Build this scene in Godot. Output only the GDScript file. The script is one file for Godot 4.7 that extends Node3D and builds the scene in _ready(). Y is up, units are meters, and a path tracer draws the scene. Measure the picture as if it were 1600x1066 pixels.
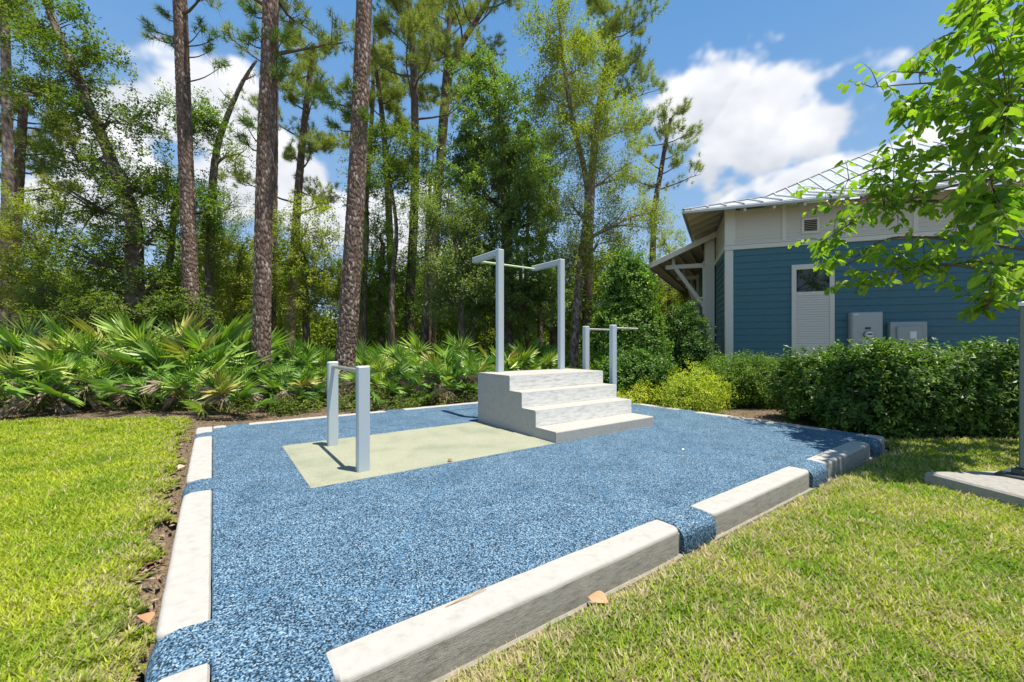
extends Node3D
# An outdoor fitness pad of blue rubber with concrete steps, bars, woods behind and a blue building.

const FOC := 650.0
const HORIZON := 539.0
const EYE := 1.2
const PAD_TURN := 0.62289          # the pad's long side against the view
const BUILD_TURN := -0.34697

var M := {}
var taken := {}

# ---------------------------------------------------------------- small helpers
class MB:
	var v := PackedVector3Array()
	var n := PackedVector3Array()
	var c := PackedColorArray()
	var uv := PackedVector2Array()
	func tri(a: Vector3, b: Vector3, d: Vector3, hint: Vector3, col := Color.WHITE) -> void:
		var nn := (d - a).cross(b - a)
		if nn.length_squared() < 1e-14:
			return
		nn = nn.normalized()
		if hint != Vector3.ZERO and nn.dot(hint) < 0.0:
			var t := b
			b = d
			d = t
			nn = -nn
		v.append(a); v.append(b); v.append(d)
		n.append(nn); n.append(nn); n.append(nn)
		c.append(col); c.append(col); c.append(col)
	func quad(a: Vector3, b: Vector3, d: Vector3, e: Vector3, hint: Vector3, col := Color.WHITE) -> void:
		tri(a, b, d, hint, col)
		tri(a, d, e, hint, col)
	func smooth_tri(a: Vector3, b: Vector3, d: Vector3, na: Vector3, nb: Vector3, nd: Vector3, ca: Color, cb: Color, cd: Color) -> void:
		var nn := (d - a).cross(b - a)
		if nn.length_squared() < 1e-16:
			return
		if nn.dot(na + nb + nd) < 0.0:
			v.append(a); v.append(d); v.append(b)
			n.append(na); n.append(nd); n.append(nb)
			c.append(ca); c.append(cd); c.append(cb)
		else:
			v.append(a); v.append(b); v.append(d)
			n.append(na); n.append(nb); n.append(nd)
			c.append(ca); c.append(cb); c.append(cd)
	# box with chamfered edges
	func box(lo: Vector3, hi: Vector3, ch := 0.004, t := Transform3D.IDENTITY, col := Color.WHITE) -> void:
		var m := (lo + hi) * 0.5
		var h := (hi - lo) * 0.5
		ch = minf(ch, minf(h.x, minf(h.y, h.z)) * 0.9)
		var mid := t * m
		var p := func(s: Vector3, k: int) -> Vector3:
			var q := Vector3(h.x - ch, h.y - ch, h.z - ch)
			q[k] = h[k]
			return t * (m + q * s)
		for k in 3:
			var i := (k + 1) % 3
			var j := (k + 2) % 3
			for sk: float in [-1.0, 1.0]:
				var q := []
				for sg in [[-1, -1], [1, -1], [1, 1], [-1, 1]]:
					var s := Vector3.ONE
					s[k] = sk; s[i] = sg[0]; s[j] = sg[1]
					q.append(p.call(s, k))
				quad(q[0], q[1], q[2], q[3], (q[0] + q[2]) * 0.5 - mid, col)
			for si: float in [-1.0, 1.0]:
				for sj: float in [-1.0, 1.0]:
					var s0 := Vector3.ONE
					s0[i] = si; s0[j] = sj; s0[k] = -1
					var s1 := s0
					s1[k] = 1
					var a: Vector3 = p.call(s0, i)
					var b: Vector3 = p.call(s1, i)
					var d: Vector3 = p.call(s1, j)
					var e: Vector3 = p.call(s0, j)
					quad(a, b, d, e, (a + d) * 0.5 - mid, col)
		for sx: float in [-1.0, 1.0]:
			for sy: float in [-1.0, 1.0]:
				for sz: float in [-1.0, 1.0]:
					var s := Vector3(sx, sy, sz)
					var a: Vector3 = p.call(s, 0)
					tri(a, p.call(s, 1), p.call(s, 2), a - mid, col)
	# round tube through points
	func tube(pts: Array, radii: Array, sides: int, col := Color.WHITE, cap := true) -> void:
		var rings := []
		var norms := []
		var side := Vector3.ZERO
		for i in pts.size():
			var dir: Vector3 = (pts[mini(i + 1, pts.size() - 1)] - pts[maxi(i - 1, 0)]).normalized()
			if side == Vector3.ZERO:
				side = dir.cross(Vector3.UP if absf(dir.y) < 0.9 else Vector3.RIGHT).normalized()
			side = (side - dir * side.dot(dir)).normalized()
			var up := dir.cross(side)
			var ring := PackedVector3Array()
			var rn := PackedVector3Array()
			for k in sides:
				var a := TAU * k / sides
				var d := side * cos(a) + up * sin(a)
				rn.append(d)
				ring.append(pts[i] + d * radii[i])
			rings.append(ring)
			norms.append(rn)
		for i in pts.size() - 1:
			for k in sides:
				var l := (k + 1) % sides
				smooth_tri(rings[i][k], rings[i + 1][k], rings[i + 1][l], norms[i][k], norms[i + 1][k], norms[i + 1][l], col, col, col)
				smooth_tri(rings[i][k], rings[i + 1][l], rings[i][l], norms[i][k], norms[i + 1][l], norms[i][l], col, col, col)
		if cap:
			for e: int in [0, pts.size() - 1]:
				var out: Vector3 = pts[e] - pts[1 if e == 0 else e - 1]
				for k in sides:
					tri(pts[e], rings[e][k], rings[e][(k + 1) % sides], out, col)
	func mesh(mat: Material) -> ArrayMesh:
		var a := []
		a.resize(Mesh.ARRAY_MAX)
		a[Mesh.ARRAY_VERTEX] = v
		a[Mesh.ARRAY_NORMAL] = n
		a[Mesh.ARRAY_COLOR] = c
		if uv.size() == v.size():
			a[Mesh.ARRAY_TEX_UV] = uv
		var m := ArrayMesh.new()
		m.add_surface_from_arrays(Mesh.PRIMITIVE_TRIANGLES, a)
		m.surface_set_material(0, mat)
		return m

func numbered(called: String) -> String:
	var k: int = taken.get(called, 0)
	taken[called] = k + 1
	return called if k == 0 else "%s_%03d" % [called, k]

func tag(o: Node, label: String, category: String, group := "") -> void:
	o.set_meta("label", label)
	o.set_meta("category", category)
	if group:
		o.set_meta("group", group)

func thing(called: String, label: String, category: String, where := Vector3.ZERO, turn := 0.0, group := "") -> Node3D:
	var o := Node3D.new()
	o.name = numbered(called)
	add_child(o)
	o.position = where
	o.rotation.y = turn
	tag(o, label, category, group)
	return o

func part(called: String, mesh: Mesh, parent: Node, t := Transform3D.IDENTITY) -> MeshInstance3D:
	var o := MeshInstance3D.new()
	o.name = called
	o.mesh = mesh
	o.transform = t
	parent.add_child(o, true)
	return o

func bpart(called: String, lo: Vector3, hi: Vector3, mat: Material, parent: Node, ch := 0.004) -> MeshInstance3D:
	var b := MB.new()
	b.box(lo, hi, ch)
	return part(called, b.mesh(mat), parent)

func structure(called: String, mesh: Mesh, t := Transform3D.IDENTITY) -> MeshInstance3D:
	var o := MeshInstance3D.new()
	o.name = numbered(called)
	o.mesh = mesh
	o.transform = t
	o.set_meta("kind", "structure")
	add_child(o)
	return o

func swarm(called: String, mesh: Mesh, places: Array, colors: Array, parent: Node) -> MultiMeshInstance3D:
	var mm := MultiMesh.new()
	mm.transform_format = MultiMesh.TRANSFORM_3D
	mm.use_colors = true
	mm.mesh = mesh
	mm.instance_count = places.size()
	var b := PackedFloat32Array()
	b.resize(places.size() * 16)
	var k := 0
	for i in places.size():
		var t: Transform3D = places[i]
		var c: Color = colors[i]
		b[k] = t.basis.x.x; b[k + 1] = t.basis.y.x; b[k + 2] = t.basis.z.x; b[k + 3] = t.origin.x
		b[k + 4] = t.basis.x.y; b[k + 5] = t.basis.y.y; b[k + 6] = t.basis.z.y; b[k + 7] = t.origin.y
		b[k + 8] = t.basis.x.z; b[k + 9] = t.basis.y.z; b[k + 10] = t.basis.z.z; b[k + 11] = t.origin.z
		b[k + 12] = c.r; b[k + 13] = c.g; b[k + 14] = c.b; b[k + 15] = 1.0
		k += 16
	mm.buffer = b
	var o := MultiMeshInstance3D.new()
	o.name = called
	o.multimesh = mm
	o.set_meta("kind", "stuff")
	parent.add_child(o, true)
	return o

func at(px: float, py: float, d: float) -> Vector3:
	return Vector3((px - 800.0) / FOC * d, EYE + (HORIZON - py) / FOC * d, -d)

func stand(px: float, d: float) -> Vector3:
	var x := (px - 800.0) / FOC * d
	return Vector3(x, ground_y(x, -d), -d)

func pad(u: float, v: float, y := 0.0) -> Vector3:
	return Vector3(u * 0.81224 - v * 0.58338, y, -(u * 0.58338 + v * 0.81224))

func to_pad(x: float, z: float) -> Vector2:
	return Vector2(x * 0.81224 - z * 0.58338, -x * 0.58338 - z * 0.81224)

var lumps := FastNoiseLite.new()
func ground_y(x: float, z: float) -> float:
	var p := to_pad(x, z)
	var near_right := smoothstep(-0.4, 0.6, p.x)
	var y := lerpf(-0.05, -0.155, near_right)
	var outside := maxf(maxf(-p.x - 0.2, p.x - 7.15), maxf(1.5 - p.y, p.y - 7.65))
	y += lumps.get_noise_2d(x * 9.0, z * 9.0) * 0.03 * clampf(outside, 0.0, 1.0)
	if outside < 0.0:
		y -= clampf(-outside * 2.0, 0.0, 0.25)
	return y

func spline(pts: Array, steps: int) -> Array:
	var out := []
	for i in pts.size() - 1:
		var a: Vector3 = pts[maxi(i - 1, 0)]
		var b: Vector3 = pts[i]
		var c: Vector3 = pts[i + 1]
		var d: Vector3 = pts[mini(i + 2, pts.size() - 1)]
		for k in steps:
			out.append(b.cubic_interpolate(c, a, d, float(k) / steps))
	out.append(pts[-1])
	return out

func lin(r: float, g: float, b: float) -> Color:
	return Color(r, g, b).linear_to_srgb()

func turned(rng: RandomNumberGenerator) -> Basis:
	return Basis.from_euler(Vector3(rng.randf_range(-PI, PI), rng.randf_range(-PI, PI), rng.randf_range(-PI, PI)))

# ---------------------------------------------------------------- materials
func noise_tex(size: int, freq: float, type: int, seed_: int, ramp: Array, octaves := 4, ret := FastNoiseLite.RETURN_CELL_VALUE) -> NoiseTexture2D:
	var f := FastNoiseLite.new()
	f.noise_type = type
	f.frequency = freq
	f.seed = seed_
	f.fractal_octaves = octaves
	if octaves <= 1:
		f.fractal_type = FastNoiseLite.FRACTAL_NONE
	f.cellular_return_type = ret
	f.cellular_jitter = 1.0
	var t := NoiseTexture2D.new()
	t.width = size
	t.height = size
	t.seamless = true
	t.seamless_blend_skirt = 0.08
	t.noise = f
	if ramp:
		var g := Gradient.new()
		var o := PackedFloat32Array()
		var c := PackedColorArray()
		for r in ramp:
			o.append(r[0])
			c.append(r[1])
		g.offsets = o
		g.colors = c
		t.color_ramp = g
	return t

func mat(color: Color, rough := 0.8, spec := 0.5) -> StandardMaterial3D:
	var m := StandardMaterial3D.new()
	m.albedo_color = color
	m.roughness = rough
	m.metallic_specular = spec
	return m

func tri_map(m: StandardMaterial3D, scale: Vector3, sharp := 4.0) -> void:
	m.uv1_triplanar = true
	m.uv1_world_triplanar = true
	m.uv1_scale = scale
	m.uv1_triplanar_sharpness = sharp

func foliage(rough: float, back: float, spec := 0.4) -> StandardMaterial3D:
	var m := mat(Color.WHITE, rough, spec)
	m.vertex_color_use_as_albedo = true
	m.cull_mode = BaseMaterial3D.CULL_DISABLED
	m.backlight_enabled = true
	m.backlight = Color(back * 0.9, back, back * 0.45)
	return m

func painted(rough := 0.9, spec := 0.3) -> StandardMaterial3D:
	var m := mat(Color.WHITE, rough, spec)
	m.vertex_color_use_as_albedo = true
	return m

func make_materials() -> void:
	var simplex := FastNoiseLite.TYPE_SIMPLEX_SMOOTH
	var cell := FastNoiseLite.TYPE_CELLULAR
	# blue rubber granules bound in dark ones
	var rb := mat(Color.WHITE, 0.75, 0.35)
	rb.albedo_texture = noise_tex(1024, 0.222, cell, 11, [[0.0, lin(0.009, 0.016, 0.027)], [0.29, lin(0.012, 0.028, 0.052)], [0.37, lin(0.034, 0.090, 0.165)], [0.57, lin(0.068, 0.157, 0.265)], [0.8, lin(0.145, 0.25, 0.355)], [1.0, lin(0.31, 0.42, 0.51)]], 1)
	rb.heightmap_enabled = true
	rb.heightmap_texture = noise_tex(1024, 0.222, cell, 11, [[0.0, Color.WHITE], [1.0, Color.BLACK]], 1, FastNoiseLite.RETURN_DISTANCE)
	rb.heightmap_scale = 0.22
	rb.detail_enabled = true
	rb.detail_blend_mode = BaseMaterial3D.BLEND_MODE_MUL
	rb.detail_albedo = noise_tex(512, 0.012, simplex, 5, [[0.0, Color(0.84, 0.86, 0.88)], [0.5, Color(0.96, 0.96, 0.96)], [1.0, Color(1, 1, 1)]], 4)
	rb.detail_uv_layer = BaseMaterial3D.DETAIL_UV_2
	rb.uv2_triplanar = true
	rb.uv2_world_triplanar = true
	rb.uv2_scale = Vector3.ONE * 0.31
	tri_map(rb, Vector3.ONE * 0.72)
	M.rubber = rb
	var pm := mat(Color.WHITE, 0.85, 0.3)
	pm.albedo_texture = noise_tex(1024, 0.2, cell, 23, [[0.0, lin(0.235, 0.242, 0.18)], [0.4, lin(0.295, 0.30, 0.232)], [1.0, lin(0.34, 0.34, 0.272)]], 1)
	pm.heightmap_enabled = true
	pm.heightmap_texture = rb.heightmap_texture
	pm.heightmap_scale = 0.2
	pm.detail_enabled = true
	pm.detail_blend_mode = BaseMaterial3D.BLEND_MODE_MUL
	pm.detail_albedo = noise_tex(512, 0.008, simplex, 51, [[0.0, Color(0.86, 0.89, 0.87)], [0.45, Color(0.96, 0.97, 0.95)], [1.0, Color(1, 1, 1)]], 5)
	pm.detail_uv_layer = BaseMaterial3D.DETAIL_UV_2
	pm.uv2_triplanar = true
	pm.uv2_world_triplanar = true
	pm.uv2_scale = Vector3.ONE * 0.4
	tri_map(pm, Vector3.ONE * 0.9)
	M.pale_rubber = pm
	# concretes
	M.concrete = concrete(0.365, 0.355, 0.337, 61, 0.12)
	M.kerb_top = M.concrete
	M.steps = concrete(0.365, 0.357, 0.335, 71, 0.25)
	M.lifted_whitewash = concrete(0.74, 0.735, 0.72, 77, 0.75)  # white riser coat, colour raised further to offset the weak grazing sun
	M.lifted_whitewash.uv2_scale = Vector3(0.35, 1.3, 0.35)
	M.slab = concrete(0.29, 0.28, 0.26, 83, 0.5)
	var ks := concrete(0.27, 0.255, 0.225, 91, 0.6)
	M.old_concrete = ks
	var bm := concrete(0.36, 0.345, 0.31, 95, 0.7)
	bm.uv1_scale = Vector3(0.2, 9.0, 0.2)
	bm.uv2_scale = Vector3(0.5, 1.2, 0.5)
	bm.heightmap_scale = 0.3
	M.board_marked = bm
	# painted steel
	var st := mat(lin(0.43, 0.495, 0.53), 0.42, 0.5)
	st.roughness_texture = noise_tex(256, 0.03, simplex, 33, [[0.0, Color(0.7, 0.7, 0.7)], [1.0, Color(1, 1, 1)]])
	tri_map(st, Vector3.ONE * 1.5)
	M.steel = st
	M.bar = mat(lin(0.55, 0.54, 0.50), 0.38)
	M.bar.metallic = 0.75
	var wornbar := mat(Color.WHITE, 0.45, 0.5)
	wornbar.metallic = 0.4
	wornbar.albedo_texture = noise_tex(128, 0.03, simplex, 35, [[0.0, lin(0.20, 0.12, 0.07)], [0.3, lin(0.45, 0.42, 0.36)], [1.0, lin(0.55, 0.56, 0.52)]])
	tri_map(wornbar, Vector3.ONE * 3.0)
	M.worn_bar = wornbar
	M.lime_bar = mat(lin(0.50, 0.62, 0.36), 0.5)
	M.dark_steel = mat(lin(0.03, 0.045, 0.045), 0.5)
	M.galv = mat(lin(0.15, 0.18, 0.165), 0.45, 0.5)
	M.galv.metallic = 0.3
	# building
	var sd := mat(lin(0.066, 0.172, 0.215), 0.62, 0.4)
	sd.albedo_texture = noise_tex(512, 0.02, simplex, 37, [[0.0, Color(0.86, 0.88, 0.9)], [0.5, Color(0.96, 0.96, 0.96)], [1.0, Color(1, 1, 1)]], 5)
	tri_map(sd, Vector3(0.5, 5.0, 0.5))
	M.siding = sd
	M.trim = mat(lin(0.66, 0.64, 0.58), 0.6, 0.4)
	M.frieze = mat(lin(0.60, 0.57, 0.50), 0.65, 0.4)
	M.soffit = mat(lin(0.50, 0.44, 0.36), 0.7, 0.4)
	M.shutter = mat(lin(0.66, 0.63, 0.56), 0.5, 0.4)
	M.glass = mat(lin(0.012, 0.015, 0.015), 0.04, 0.6)
	M.hollow = mat(lin(0.02, 0.02, 0.02), 0.9)
	var rf := mat(lin(0.62, 0.64, 0.66), 0.34, 0.5)
	rf.metallic = 0.55
	rf.roughness_texture = noise_tex(256, 0.02, simplex, 39, [[0.0, Color(0.6, 0.6, 0.6)], [1.0, Color(1, 1, 1)]])
	tri_map(rf, Vector3.ONE * 0.4)
	M.roof = rf
	M.seam = mat(lin(0.42, 0.44, 0.46), 0.45, 0.5)
	M.seam.metallic = 0.5
	M.gutter = mat(lin(0.45, 0.48, 0.49), 0.5)
	M.cabinet = mat(lin(0.40, 0.43, 0.42), 0.55)
	M.cabinet_b = mat(lin(0.33, 0.37, 0.36), 0.5)
	M.white = mat(lin(0.75, 0.75, 0.72), 0.5)
	# ground
	var so := mat(Color.WHITE, 0.95, 0.2)
	so.albedo_texture = noise_tex(1024, 0.05, simplex, 41, [[0.0, lin(0.07, 0.05, 0.033)], [0.35, lin(0.13, 0.098, 0.066)], [0.6, lin(0.19, 0.145, 0.10)], [0.85, lin(0.26, 0.205, 0.15)], [1.0, lin(0.34, 0.28, 0.21)]], 6)
	so.heightmap_enabled = true
	so.heightmap_texture = noise_tex(1024, 0.05, simplex, 41, [], 6)
	so.heightmap_scale = 2.0
	tri_map(so, Vector3.ONE * 0.8)
	M.soil = so
	var lw := mat(Color.WHITE, 0.95, 0.2)
	lw.albedo_texture = noise_tex(1024, 0.06, simplex, 43, [[0.0, lin(0.10, 0.12, 0.03)], [0.4, lin(0.22, 0.25, 0.05)], [0.65, lin(0.30, 0.31, 0.08)], [0.9, lin(0.38, 0.34, 0.15)], [1.0, lin(0.42, 0.36, 0.2)]], 6)
	lw.heightmap_enabled = true
	lw.heightmap_texture = noise_tex(1024, 0.06, simplex, 43, [], 6)
	lw.heightmap_scale = 2.5
	tri_map(lw, Vector3.ONE * 1.3)
	M.turf = lw
	# plants
	M.grass = foliage(0.65, 0.95, 0.25)
	M.leaf = foliage(0.5, 1.0, 0.38)
	M.gloss_leaf = foliage(0.42, 0.95, 0.45)
	M.needle = foliage(0.6, 0.85, 0.3)
	M.frond = foliage(0.42, 0.8, 0.45)
	M.big_leaf = foliage(0.45, 1.05, 0.4)
	M.dry = foliage(0.9, 0.3, 0.2)
	M.bark = painted(0.95, 0.2)
	M.bark_detail = painted(0.95, 0.2)
	M.bark_detail.albedo_texture = noise_tex(512, 0.06, simplex, 47, [[0.0, Color(0.55, 0.52, 0.5)], [0.5, Color(0.85, 0.84, 0.82)], [1.0, Color(1, 1, 1)]], 5)
	tri_map(M.bark_detail, Vector3(3.0, 1.2, 3.0))
	M.litter = foliage(0.9, 0.2, 0.2)

func concrete(r: float, g: float, b: float, seed_: int, stain: float) -> StandardMaterial3D:
	var m := mat(Color.WHITE, 0.9, 0.3)
	var simplex := FastNoiseLite.TYPE_SIMPLEX_SMOOTH
	m.albedo_texture = noise_tex(1024, 0.012, simplex, seed_, [[0.0, lin(r * 0.86, g * 0.85, b * 0.835)], [0.3, lin(r * 0.96, g * 0.957, b * 0.953)], [0.55, lin(r, g, b)], [1.0, lin(r * 1.04, g * 1.04, b * 1.04)]], 7)
	m.detail_enabled = true
	m.detail_blend_mode = BaseMaterial3D.BLEND_MODE_MUL
	m.detail_albedo = noise_tex(512, 0.03, simplex, seed_ + 1, [[0.0, Color(1.0 - 0.35 * stain, 1.0 - 0.36 * stain, 1.0 - 0.38 * stain)], [0.35, Color(1.0 - 0.08 * stain, 1.0 - 0.08 * stain, 1.0 - 0.09 * stain)], [0.6, Color.WHITE], [1.0, Color.WHITE]], 6)
	m.detail_uv_layer = BaseMaterial3D.DETAIL_UV_2
	m.uv2_triplanar = true
	m.uv2_world_triplanar = true
	m.uv2_scale = Vector3(1.1, 2.3, 1.1)
	m.heightmap_enabled = true
	m.heightmap_texture = noise_tex(1024, 0.06, simplex, seed_ + 2, [], 6)
	m.heightmap_scale = 0.12
	tri_map(m, Vector3.ONE * 0.7)
	return m

# ---------------------------------------------------------------- sky
func make_sky() -> PanoramaSkyMaterial:
	var w := 1536
	var h := 768
	var f := FastNoiseLite.new()
	f.noise_type = FastNoiseLite.TYPE_SIMPLEX_SMOOTH
	f.seed = 4
	f.frequency = 0.85
	f.fractal_octaves = 6
	f.fractal_gain = 0.52
	var g := FastNoiseLite.new()
	g.noise_type = FastNoiseLite.TYPE_SIMPLEX_SMOOTH
	g.seed = 9
	g.frequency = 1.6
	g.fractal_octaves = 4
	# cumulus: azimuth, height, half width, half height in degrees
	var puffs := [[30.0, 25.0, 9.0, 6.0], [24.0, 28.0, 6.5, 5.5], [35.0, 23.0, 8.5, 4.5], [37.0, 17.5, 8.0, 3.6], [45.0, 16.0, 9.0, 4.5],
		[-38.0, 24.0, 8.5, 6.5], [-33.0, 19.0, 9.0, 6.0], [-44.0, 17.0, 8.0, 5.0], [-24.0, 15.0, 9.0, 4.0], [-14.0, 17.0, 6.0, 4.0], [-9.0, 12.0, 7.0, 3.0], [-50.0, 30.0, 3.5, 1.6]]
	var rng := RandomNumberGenerator.new()
	rng.seed = 77
	for k in 15:
		var az := 62.0 + k * 15.6 + rng.randf_range(-4, 4)
		var el := rng.randf_range(12, 36)
		for j in 3:
			puffs.append([az + rng.randf_range(-7, 7), el + rng.randf_range(-4, 4), rng.randf_range(5, 9), rng.randf_range(3, 6)])
	var data := PackedFloat32Array()
	data.resize(w * h * 4)
	var half := h / 2
	# how far each direction lies inside a puff, drawn puff by puff
	var inside := PackedFloat32Array()
	inside.resize(w * half)
	var below := PackedFloat32Array()
	below.resize(w * half)
	for p in puffs:
		var x0 := int((p[0] - p[2] * 1.7) / 360.0 * w)
		var x1 := int((p[0] + p[2] * 1.7) / 360.0 * w)
		var y0 := maxi(0, int((90.0 - p[1] - p[3] * 1.7) / 180.0 * h))
		var y1 := mini(half - 1, int((90.0 - p[1] + p[3] * 1.7) / 180.0 * h))
		for y in range(y0, y1 + 1):
			var ey: float = (90.0 - y * 180.0 / h - p[1]) / p[3]
			for x in range(x0, x1 + 1):
				var ex: float = (x * 360.0 / w - p[0]) / p[2]
				var d := 1.0 - sqrt(ex * ex + ey * ey)
				if d > -0.7:
					var i := y * w + posmod(x, w)
					var old := inside[i] - 1.0
					if d > old:
						inside[i] = d + 1.0
						below[i] = ey
	for y in h:
		var el := PI * (0.5 - (y + 0.5) / h)
		var s := sin(el)
		var sky := Color(0.30, 0.405, 0.52)
		if s > 0.0:
			var t := pow(1.0 - s, 2.2)
			sky = Color(0.045, 0.160, 0.365).lerp(Color(0.30, 0.405, 0.52), t)
		else:
			sky = Color(0.16, 0.17, 0.12)
		for x in w:
			var c := sky
			if y < half:
				var d := inside[y * w + x] - 1.0
				if d > -0.7:
					var az := TAU * (x + 0.5) / w
					var v := Vector3(sin(az) * cos(el), s * 1.35, -cos(az) * cos(el)) * 6.0
					var q := d + f.get_noise_3dv(v) * 1.15
					var a := smoothstep(0.0, 0.34, q)
					if a > 0.0:
						var shade := clampf(0.5 + below[y * w + x] * 0.4 + g.get_noise_3dv(v) * 0.55, 0.0, 1.0)
						c = c.lerp(Color(0.385, 0.405, 0.44).lerp(Color(0.62, 0.62, 0.63), shade), a * 0.97)
			var i := (y * w + x) * 4
			data[i] = c.r; data[i + 1] = c.g; data[i + 2] = c.b; data[i + 3] = 1.0
	var im := Image.create_from_data(w, h, false, Image.FORMAT_RGBAF, data.to_byte_array())
	var m := PanoramaSkyMaterial.new()
	m.panorama = ImageTexture.create_from_image(im)
	return m

# ---------------------------------------------------------------- ground
func build_ground() -> void:
	var xs := []
	var zs := []
	for k in 101:
		xs.append(-12.5 + k * 0.25)
	for k in 69:
		zs.append(1.0 - k * 0.25)
	for k in [16, 20, 28, 40, 70, 130, 260, 500]:
		xs.append(float(k))
		xs.push_front(-float(k))
	for k in [19, 24, 32, 45, 70, 130, 260, 500]:
		zs.append(-float(k))
	for k in [4, 12, 40, 130, 300]:
		zs.push_front(float(k))
	var b := MB.new()
	for i in zs.size() - 1:
		for j in xs.size() - 1:
			var q := []
			for e in [[i, j], [i, j + 1], [i + 1, j + 1], [i + 1, j]]:
				q.append(Vector3(xs[e[1]], ground_y(xs[e[1]], zs[e[0]]) - 0.012, zs[e[0]]))
			b.quad(q[0], q[1], q[2], q[3], Vector3.UP)
	structure("ground", b.mesh(M.soil))

# where the lawn grows: > 0 inside
var edge := FastNoiseLite.new()
func lawn(x: float, z: float) -> float:
	var p := to_pad(x, z)
	var d := -z
	var wob := edge.get_noise_2d(x * 14.0, z * 14.0)
	var outside := maxf(maxf(-p.x - 0.21, p.x - 7.16), maxf(1.51 - p.y, p.y - 7.62))
	if p.x < 0.0 and p.y > 1.0:
		var strip := 0.10 + wob * 0.16 + edge.get_noise_2d(x * 60.0, z * 60.0) * 0.08
		var a := -0.21 - p.x - strip
		return minf(a, 6.95 + wob * 0.5 - d - maxf(x + 5.0, 0.0) * 0.4)
	if outside < 0.02 or p.y > 7.5:
		return -1.0
	var r := outside - 0.02
	if p.x > 7.1:                               # between the pad and the hedge
		r = minf(r, 3.2 - p.y + wob * 0.2)
	r = minf(r, hedge_front(x) - d + 0.1 + wob * 0.1)
	return r

func hedge_front(x: float) -> float:
	return 5.8 if x > 4.75 else 5.8 + (4.75 - x) * 6.0

func build_lawn() -> void:
	var b := MB.new()
	var s := 0.11
	for i in range(-4, 90):
		for j in range(-95, 105):
			var x := j * s
			var z := -i * s
			if absf(x) > 1.5 * absf(z) + 2.5:
				continue
			if lawn(x + s * 0.5, z - s * 0.5) < 0.0:
				continue
			var q := []
			for e in [[0, 0], [1, 0], [1, 1], [0, 1]]:
				var xx: float = x + e[0] * s
				var zz: float = z - e[1] * s
				q.append(Vector3(xx, ground_y(xx, zz) - 0.004, zz))
			b.quad(q[0], q[1], q[2], q[3], Vector3.UP)
	structure("lawn", b.mesh(M.turf))
	# grass: tufts of blades
	var rng := RandomNumberGenerator.new()
	rng.seed = 5
	var tufts := []
	for k in 1:
		var t := MB.new()
		for i in 9:
			var a := rng.randf() * TAU
			var out := Vector3(cos(a), 0, sin(a))
			var across := Vector3(-out.z, 0, out.x)
			var root := out * rng.randf() * 0.014
			var lean := rng.randf_range(0.5, 1.9)
			var long := rng.randf_range(0.036, 0.078)
			var wide := rng.randf_range(0.0022, 0.0044)
			var tone := rng.randf_range(0.6, 1.3)
			var col := Color(tone, tone, tone)
			var p1 := root + (out * lean * 0.35 + Vector3.UP).normalized() * long * 0.5
			var p2 := p1 + (out * lean * 1.1 + Vector3.UP * 0.75).normalized() * long * 0.5
			var h := (out * -0.5 + Vector3.UP).normalized()
			t.quad(root - across * wide, root + across * wide, p1 + across * wide * 1.1, p1 - across * wide * 1.1, h, col)
			t.tri(p1 - across * wide * 1.1, p1 + across * wide * 1.1, p2, h, col)
		tufts.append(t.mesh(M.grass))
	var patch := FastNoiseLite.new()
	patch.seed = 3
	patch.frequency = 1.0
	var places := [[]]
	var colors := [[]]
	var count := 0
	var tries := 0
	while count < 165000 and tries < 900000:
		tries += 1
		# even over the view: nearer ground gets more tufts
		var d := 1.15 + rng.randf() * rng.randf() * 6.8
		var x := rng.randf_range(-1.42, 1.42) * d
		var l := lawn(x, -d)
		if l < 0.0 or (l < 0.12 and rng.randf() > l / 0.12 + 0.15):
			continue
		var on_left := to_pad(x, -d).x < 0.0
		if not on_left and in_slab(x, d):
			continue
		var n1 := patch.get_noise_2d(x * 1.3, d * 1.3)
		var n2 := patch.get_noise_2d(x * 6.0 + 40.0, d * 6.0)
		var dry := clampf(0.36 + n2 * 0.6 + n1 * 0.3, 0.06, 0.9)
		if on_left:
			dry *= 0.25
		dry += clampf(0.28 - l, 0.0, 0.28) * 1.6
		var col: Color
		if rng.randf() < dry:
			col = Color(0.66, 0.57, 0.36).lerp(Color(0.46, 0.38, 0.21), rng.randf())
		else:
			col = Color(0.20, 0.34, 0.035).lerp(Color(0.52, 0.57, 0.055), clampf(rng.randf() * 0.75 + n1 * 0.75 + n2 * 0.25 + (0.28 if on_left else 0.05), 0.0, 1.0))
		var k := 0
		var sc := rng.randf_range(0.6, 1.1) * (0.85 if on_left else 0.95) * (0.75 if l < 0.1 else 1.0) * (1.0 + d * 0.06)
		var bs := Basis(Vector3.UP, rng.randf() * TAU) * Basis(Vector3.RIGHT, rng.randf_range(-0.25, 0.25))
		places[k].append(Transform3D(bs.scaled(Vector3(sc * (1.0 if rng.randf() < 0.5 else -1.0), sc * rng.randf_range(0.75, 1.2), sc * rng.randf_range(0.8, 1.2))), Vector3(x, ground_y(x, -d) - 0.004, -d)))
		colors[k].append(col)
		count += 1
	for k in 1:
		var g := swarm(numbered("grass"), tufts[k], places[k], colors[k], self)
		g.set_meta("label", "short yellow green lawn grass with straw coloured blades around the blue pad")
		g.set_meta("category", "grass")

var slab_pts := [Vector2(3.93, 3.96), Vector2(5.9, 4.02), Vector2(6.2, 2.45), Vector2(4.25, 2.4)]
func in_slab(x: float, d: float) -> bool:
	return Geometry2D.is_point_in_polygon(Vector2(x, d), PackedVector2Array(slab_pts))

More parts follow.
